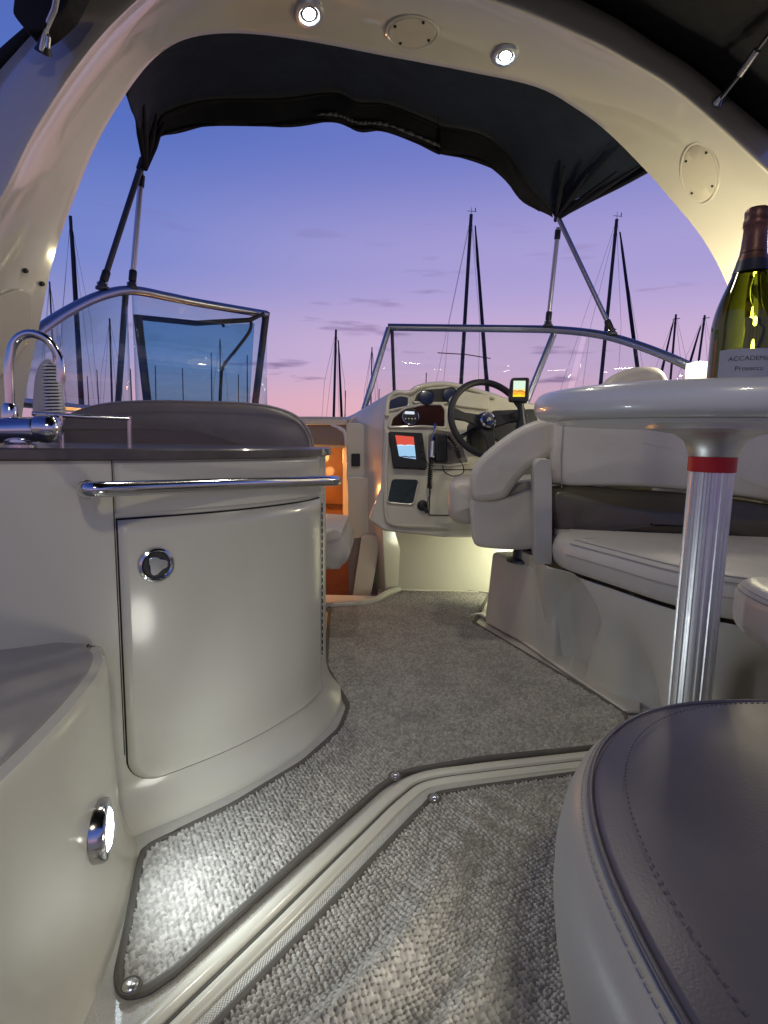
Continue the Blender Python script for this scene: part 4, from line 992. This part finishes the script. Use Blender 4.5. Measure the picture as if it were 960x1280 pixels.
# corner bolster nearer the camera
bl=thing('corner_seat','rounded cream seat pad at the right edge beside the table pole','seat',(.93,1.0,0))
so=[V(.665,.80,0),V(.655,.92,0),V(.67,1.03,0),V(.72,1.09,0),V(.85,1.10,0),V(1.26,1.10,0),V(1.26,.55,0),V(.72,.55,0),V(.68,.68,0)]
mb=MB(); cushion(mb,[p+V(0,0,.365) for p in cr(so,4,True)],V(0,0,.105),.01,r=.035); mb.build('pad',M['vinyl'],bl,ang=60)
for h in(.092,.085): 
    mb=MB(); mb.tube([lerp(p,V(.95,.85,0),.03 if h>.09 else .012)+V(0,0,.365+h) for p in cr(so,4,True)],.0016,5,True); mb.build('seam_piping',M['thread'],bl)
mb=MB(); mb.prism([V(.74,.58,0),V(.74,1.02,0),V(1.26,1.06,0),V(1.26,.58,0)],V(0,0,.364)); mb.build('base',M['gel'],bl,bevel=.03)
# glowing lamp and pale headrest behind the table
hr=thing('headrest','pale rounded headrest top showing just above the table edge','headrest',P(800,478,1.95))
mb=MB(); cushion(mb,cr([P(*a) for a in [(752,500,1.95),(757,476,1.95),(780,462,1.95),(805,457,1.95),(826,460,1.95),(836,473,1.95),(838,500,1.95)]],3,True),V(.03,.12,0),.01,r=.03); mb.build('pad',M['vinyl'],hr,ang=60)
mb=MB(); mb.box(P(795,560,2.0)+V(.01,.08,0),.18,.06,.35); mb.build('support',M['vinyl'],hr,bevel=.02)
ln_=thing('cockpit_lantern','small glowing warm white lantern between the bottle and the windshield','lantern',P(874,478,2.0))
lc_=P(874,464,2.0); mb=MB(); mb.box(lc_,.066,.066,.058); mb.build('glow_shade',M['lantern'],ln_,bevel=.006)
mb=MB(); mb.box(lc_+V(0,0,-.037),.070,.070,.014); mb.build('lantern_base',M['white'],ln_,bevel=.003)
mb=MB(); mb.tube([lc_+V(.0,0,-.042),lc_+V(0,.0,-.26)],.014,12); mb.build('lantern_stem',M['white'],ln_)
mb=MB(); mb.box((1.02,2.28,.66),.72,.62,.08)
tag(mb.build('side_shelf',M['gel'],bevel=.02),'cream moulded shelf behind the settee that carries the lantern','shelf')
lamp('lantern_lamp','POINT',lc_+V(.0,-.0,.06),8,(1,.91,.66),.03,parent=ln_)
lamp('lantern_lamp','POINT',lc_+V(.10,.10,.04),5,(1,.88,.48),.03,parent=ln_)

# ================================================================== TABLE
tb=thing('cockpit_table','round white cockpit table on a fluted aluminium post with red tape','table',P(888,1047,.93))
tc_=P(888,530,.93); TX,TY=tc_.x+.009,.93; TZ=.755
mb=MB(); Rt=.290
prof=[(.001,0),(Rt-.035,0),(Rt-.022,.001),(Rt-.010,.004),(Rt-.003,.011),(Rt,.021),(Rt-.001,.032),(Rt-.005,.040),(Rt-.012,.0445),(Rt-.024,.047),(.001,.047)]
mb.lathe(prof,(TX,TY,TZ),n=96); mb.build('tabletop',M['tabletop'],tb,ang=60)
mb=MB(); mb.lathe([(Rt-.050,-.006),(Rt-.047,-.006),(Rt-.040,0.0),(Rt-.055,0.0)],(TX,TY,TZ-.0005),n=96); mb.build('underside_rim',M['tabletop'],tb)
mb=MB(); mb.lathe([(.105,-.0005),(.105,-.004),(.085,-.0075),(.060,-.012),(.045,-.022),(.038,-.038),(.0362,-.046),(.0335,-.050)],(TX,TY,TZ-.006),n=48); mb.build('socket_flange',M['steelb'],tb)
mb=MB(); N=120; rr=[]
for z in (TZ-.06,.02):
    rr.append([V(TX+(.0325+(.0011 if (k%6) in (0,1,2) else -.0010))*math.cos(2*math.pi*k/N),TY+(.0325+(.0011 if (k%6) in(0,1,2) else -.0010))*math.sin(2*math.pi*k/N),z) for k in range(N)])
mb.loft(rr); mb.build('post',M['steelb'],tb,ang=20)
mb=MB(); zt=P(888,571,.90).z; zb2=P(888,591,.90).z; mb.lathe([(.0338,zb2),(.0358,zb2+.001),(.0358,zt-.001),(.0338,zt)],(TX,TY,0),n=48); mb.build('red_tape',M['tape'],tb)
mb=MB(); mb.lathe([(.08,0.001),(.08,.01),(.045,.018),(.037,.06)],(TX,TY,0),n=40); mb.build('floor_socket',M['steelb'],tb)

# ------------------------------------------------------------------ bottle
bt_=thing('wine_bottle','green glass sparkling wine bottle with bronze foil standing on the table','bottle',V(P(925,480,.93).x,.93,TZ+.0475))
bc=V(P(925,480,.93).x,.93,TZ+.0475)
prof=[(.001,.004),(.030,.002),(.040,0),(.0437,.006),(.0442,.02),(.0442,.110),(.0430,.130),(.0398,.150),(.0348,.170),(.0290,.190),(.0235,.210),(.0192,.230),(.0160,.250),(.0142,.270)]
prof=[(r*1.10,z*.90) for r,z in prof]; pp=cr([V(r,0,z) for r,z in prof],4); mb=MB(); mb.lathe([(p.x,p.z) for p in pp]+[(.001,.244)],bc,n=64); mb.build('glass_body',M['bottleglass'],bt_,ang=60)
mb=MB(); mb.lathe([(r*.98,z*.90) for r,z in [(.0225,.229),(.0192,.242),(.0180,.256),(.0172,.27),(.0168,.285),(.0182,.287),(.0184,.296),(.0172,.299),(.0172,.306),(.0176,.312),(.015,.3165),(.001,.317)]],bc,n=48); mb.build('foil',M['foil'],bt_,ang=50)
mb=MB(); mb.lathe([(r*1.10,z*.90) for r,z in [(.0243,.2095),(.0220,.219),(.0200,.2295),(.0196,.2295)]],bc,n=48); mb.build('neck_label',M['neckband'],bt_)
def lab(z0,z1,a0,a1,off,mt,name,par):
    mb=MB(); rows=[[bc+V(math.cos(a)*(.0488+off),math.sin(a)*(.0488+off),z) for a in np.linspace(a0,a1,30)] for z in (z0,z1)]
    mb.grid(rows); return mb.build(name,mt,par)
ang0=math.atan2(-bc.y,-bc.x)+R(12)
lb=lab(.006,.066,ang0-R(52),ang0+R(52),.0004,M['paper'],'label',bt_)
lab(.006,.085,ang0+R(60),ang0+R(66),.0004,M['rust'],'label_edge',bt_)
lab(.006,.085,ang0-R(66),ang0-R(60),.0004,M['rust'],'label_edge',bt_)
def curved_text(txt,size,zc,par):
    cu=bpy.data.curves.new('t','FONT'); cu.body=txt; cu.size=size; cu.align_x='CENTER'; cu.align_y='CENTER'; cu.extrude=0
    ob=bpy.data.objects.new('t',cu); COL.objects.link(ob); dg=bpy.context.evaluated_depsgraph_get(); dg.update(); me=bpy.data.meshes.new_from_object(ob.evaluated_get(dg))
    bpy.data.objects.remove(ob)
    for v in me.vertices:
        a=ang0+v.co.x/.0449; v.co=bc+V(math.cos(a)*.0496,math.sin(a)*.0496,zc+v.co.y)
    me.materials.clear(); me.materials.append(M['ink']); o=bpy.data.objects.new('lettering',me); COL.objects.link(o); attach(o,par)
curved_text('ACCADEMIA',.0095,.051,lb); curved_text('Prosecco',.0095,.036,lb)

# ================================================================== STOOL
sto=thing('round_stool','large rounded stool with slate top and pale stitched side in the foreground','stool',(.47,.33,0))
def sup(rx,ry,n=96,e=2.25,c=(.492,.335),z=0):
    out=[]
    for k in range(n):
        a=2*math.pi*k/n; ca,sa=math.cos(a),math.sin(a)
        out.append(V(c[0]+rx*math.copysign(abs(ca)**(2/e),ca),c[1]+ry*math.copysign(abs(sa)**(2/e),sa),z))
    return out
rx,ry=.305,.352
mb=MB(); mb.loft([sup(rx+o,ry+o,z=z) for o,z in [(-.02,.384),(.004,.386),(.014,.381),(.026,.369),(.032,.352),(.036,.325),(.036,.295),(.032,.265),(.024,.24),(.012,.222),(-.01,.212),(-.05,.21)]]); mb.build('side_panel',M['stoolside'],sto,ang=60)
mb=MB(); rg=[]
for f in (1.018,1.012,1.0,.985,.96,.92,.85,.7,.5,.3,.1,.01):
    z=.392+.0105*(1-f**6)+.004*(1-f*f)-(.004 if f>1.015 else 0)
    rg.append([V(p.x,p.y,z+.0012*math.sin(p.x*23+p.y*11)+.001*math.sin(p.y*31-p.x*9)) for p in sup(rx*f,ry*f)])
mb.loft(rg); mb.build('top_panel',M['stooltop'],sto,ang=70)
mb=MB(); mb.tube(sup(rx+.0085,ry+.0085,z=.3888),.0026,10,True); mb.build('piping',M['stooltop'],sto)
mb=MB()
st_=sup(rx+.0155,ry+.0155,n=900,z=.3822)
for k in range(0,900,3): mb.tube([st_[k],st_[k+1]+V(0,0,.0002),st_[(k+2)%900]],.0008,5)
mb.build('stitching',M['thread'],sto)
mb=MB(); st_=sup(rx-.022,ry-.022,n=840,z=.4012)
for k in range(0,840,3): mb.tube([st_[k],st_[k+1]],.0008,5)
mb.build('stitching',M['darkthread'],sto)
mb=MB(); mb.loft([sup(rx-.03,ry-.03,z=z) for z in (0.001,.02,.212)]); mb.build('base',M['gel'],sto)

# ================================================================== SAILBOATS
def sailboat(px,py,y,label,lean=0,furl=None,spread=None,r=.075,inst=False,boom=True,stays=True):
    tp=P(px,py,y); bz=.2; L=max(8,(tp.z)*.8)
    T=thing('sailboat',label,'sailboat',(tp.x,y,-1.0),group='moored sailing yachts')
    bx_=tp.x+lean
    mb=MB(); mb.tube([V(bx_,y,bz),V(tp.x,y,tp.z)],[r,r*.75],8)
    mb.build('mast',M['mast'],T)
    mb=MB(); rg=[]
    for t,w,zt in ((-.5,.55,.05),(-.3,1,.0),(0,1.15,0),(.25,.85,.08),(.5,.03,.3)):
        yy=y+t*L; rg.append([V(bx_-w*1.35,yy,zt),V(bx_-w*1.1,yy,-.7),V(bx_-w*.3,yy,-1.05),V(bx_+w*.3,yy,-1.05),V(bx_+w*1.1,yy,-.7),V(bx_+w*1.35,yy,zt)])
    mb.loft(rg); mb.build('hull',M['hull'],T)
    mb=MB(); mb.box((bx_,y,.28),1.7,L*.38,.45); mb.build('cabin_top',M['hull'],T,bevel=.1)
    if boom:
        mb=MB(); mb.tube([V(bx_,y-.1,1.3),V(bx_+.25,y-L*.33,1.25)],[.22,.14],8); mb.build('boom_cover',M['sailcover'],T)
    if furl:
        a=P(furl[0],furl[1],y); b=P(furl[2],furl[3],y); mb=MB(); b2=a+(b-a)*1.6
        mb.tube([a,lerp(a,b2,.1),lerp(a,b2,.5),b2],[r*.3,r*.6,r*.9,r*1.0],8); mb.build('furled_sail',M['sailcover'],T)
    if stays:
        w=1.4; mb=MB()
        for sx in (-1,1): mb.tube([V(tp.x,y,tp.z-.2),V(lerp(tp.x,bx_,.5)+sx*w*.75,y,lerp(tp.z,bz,.45)),V(bx_+sx*w,y,.1)],.010*y/40,4)
        mb.tube([V(tp.x,y,tp.z),V(bx_+L*.12,y-L*.5,.2)],.010*y/40,4); mb.tube([V(tp.x,y,tp.z),V(bx_-L*.16,y+L*.5,.3)],.010*y/40,4); mb.build('rigging',M['rig'],T)
    if spread:
        for (xa,ya,xb,yb) in spread:
            mb=MB(); mb.tube([P(xa,ya,y),P(xb,yb,y)],.035,6); mb.build('spreader',M['mast'],T)
    if inst:
        mb=MB(); mb.tube([tp+V(-.25,0,.22),tp+V(.35,0,.18)],.018,5); mb.tube([tp,tp+V(0,0,.45)],.015,5); mb.tube([tp+V(.28,0,.18),tp+V(.28,0,.42)],.03,5); mb.build('wind_vane',M['mast'],T)
    return T
sailboat(589,268,40,'tall dark mast right of centre above the steering wheel, crossed by a spreader',lean=-.35,furl=(594,282,607,460),spread=[(547,441,582,443),(582,443,613,448)],inst=True,r=.15)
sailboat(771,274,40,'tall dark mast between the right canopy poles with a furled sail beside it',lean=-.45,furl=(775,290,793,430),inst=True,r=.15)
sailboat(88,270,42,'tall dark mast beside the left arch leg above the port windshield',lean=.1,furl=(91,290,101,470),r=.15)
sailboat(420,412,60,'thin dark mast standing alone near the centre left of the helm',lean=-.2,furl=(423,425,427,520),r=.15)
sailboat(845,393,50,'short mast with a leaning sail beside it, second from the bottle',furl=(842,400,826,470),r=.12,inst=False,spread=[(841,399,850,398)])
sailboat(881,394,50,'short mast with a leaning pole, directly left of the bottle',lean=-.5,furl=(876,407,862,455),r=.12,spread=[(878,398,887,397)])
sm=[(62,352,70,'thin mast tucked against the left arch leg'),(137,398,60,'mast seen through the port side pane left of the mullion'),(465,434,90,'thin mast just left of the helm windshield post'),(533,466,110,'very short mast tip just above the helm gauges'),(432,488,130,'tiny mast tip right of the lone central mast'),(474,486,130,'tiny mast tip beside the raked windshield post'),
(121,462,110,'small mast through the port side pane, second from its mullion'),(109,470,120,'small mast low in the port side pane near the railing'),(163,461,110,'small mast just right of the port windshield mullion'),(194,457,110,'small mast at the left inside the open vent window'),(228,460,120,'small mast second from left inside the open vent window'),(264,441,100,'small mast left of the prop arm in the vent window'),(275,424,90,'taller mast close beside the vent window prop arm'),(298,468,120,'short mast right of the prop arm in the vent window'),(309,444,100,'rightmost mast seen inside the open vent window'),(150,470,100,'leaning dark sail spar beside the port windshield mullion')]
for px,py,y,lb_ in sm:
    sailboat(px,py,y,lb_,r=.12,lean=(-1.2 if px==150 else random.uniform(-.2,.2)),boom=False,stays=(y<95))

# ================================================================== LAMPS AFT (unseen fill fixtures, added behind and beside the camera)
c3=thing('courtesy_light','unseen fill light added low on the side of the round stool base','light',(.225,.52,.12),group='courtesy lights')  # added fill lamp, lifts the cabinet door and rakes the aft carpet
q3=V(.236,.50,.15); l3=frame(V(-1,.25,0))
mb=MB(); mb.lathe([(.04,-.02),(.04,.004),(.03,.008),(.028,.003)],q3,l3,28); mb.build('bezel',M['steelb'],c3)
mb=MB(); mb.lathe([(.027,0),(.02,.009),(.001,.011)],q3,l3,24); mb.build('lens',M['lantern'],c3)
lamp('courtesy_lamp','SPOT',q3+V(-.03,.01,0),3.0,(1,.97,.88),.07,V(-1,.95,.22),130,.8,c3)
dm=thing('fill_dome','unseen round white fill light added under the aft canopy','light',(.1,-.45,1.62))  # unseen dome added behind the camera to warm the whole cockpit
mb=MB(); mb.lathe([(.09,.06),(.09,.02),(.075,.0),(.07,.0)],(.1,-.45,1.60),n=36); mb.build('housing',M['white'],dm)
mb=MB(); mb.lathe([(.069,.004),(.05,-.01),(.001,-.014)],(.1,-.45,1.60),n=36); mb.build('lens',M['lantern'],dm)
lamp('fill_dome_lamp','AREA',(.1,-.45,1.575),6.0,(1,.92,.66),.14,(0,.35,-1),parent=dm)
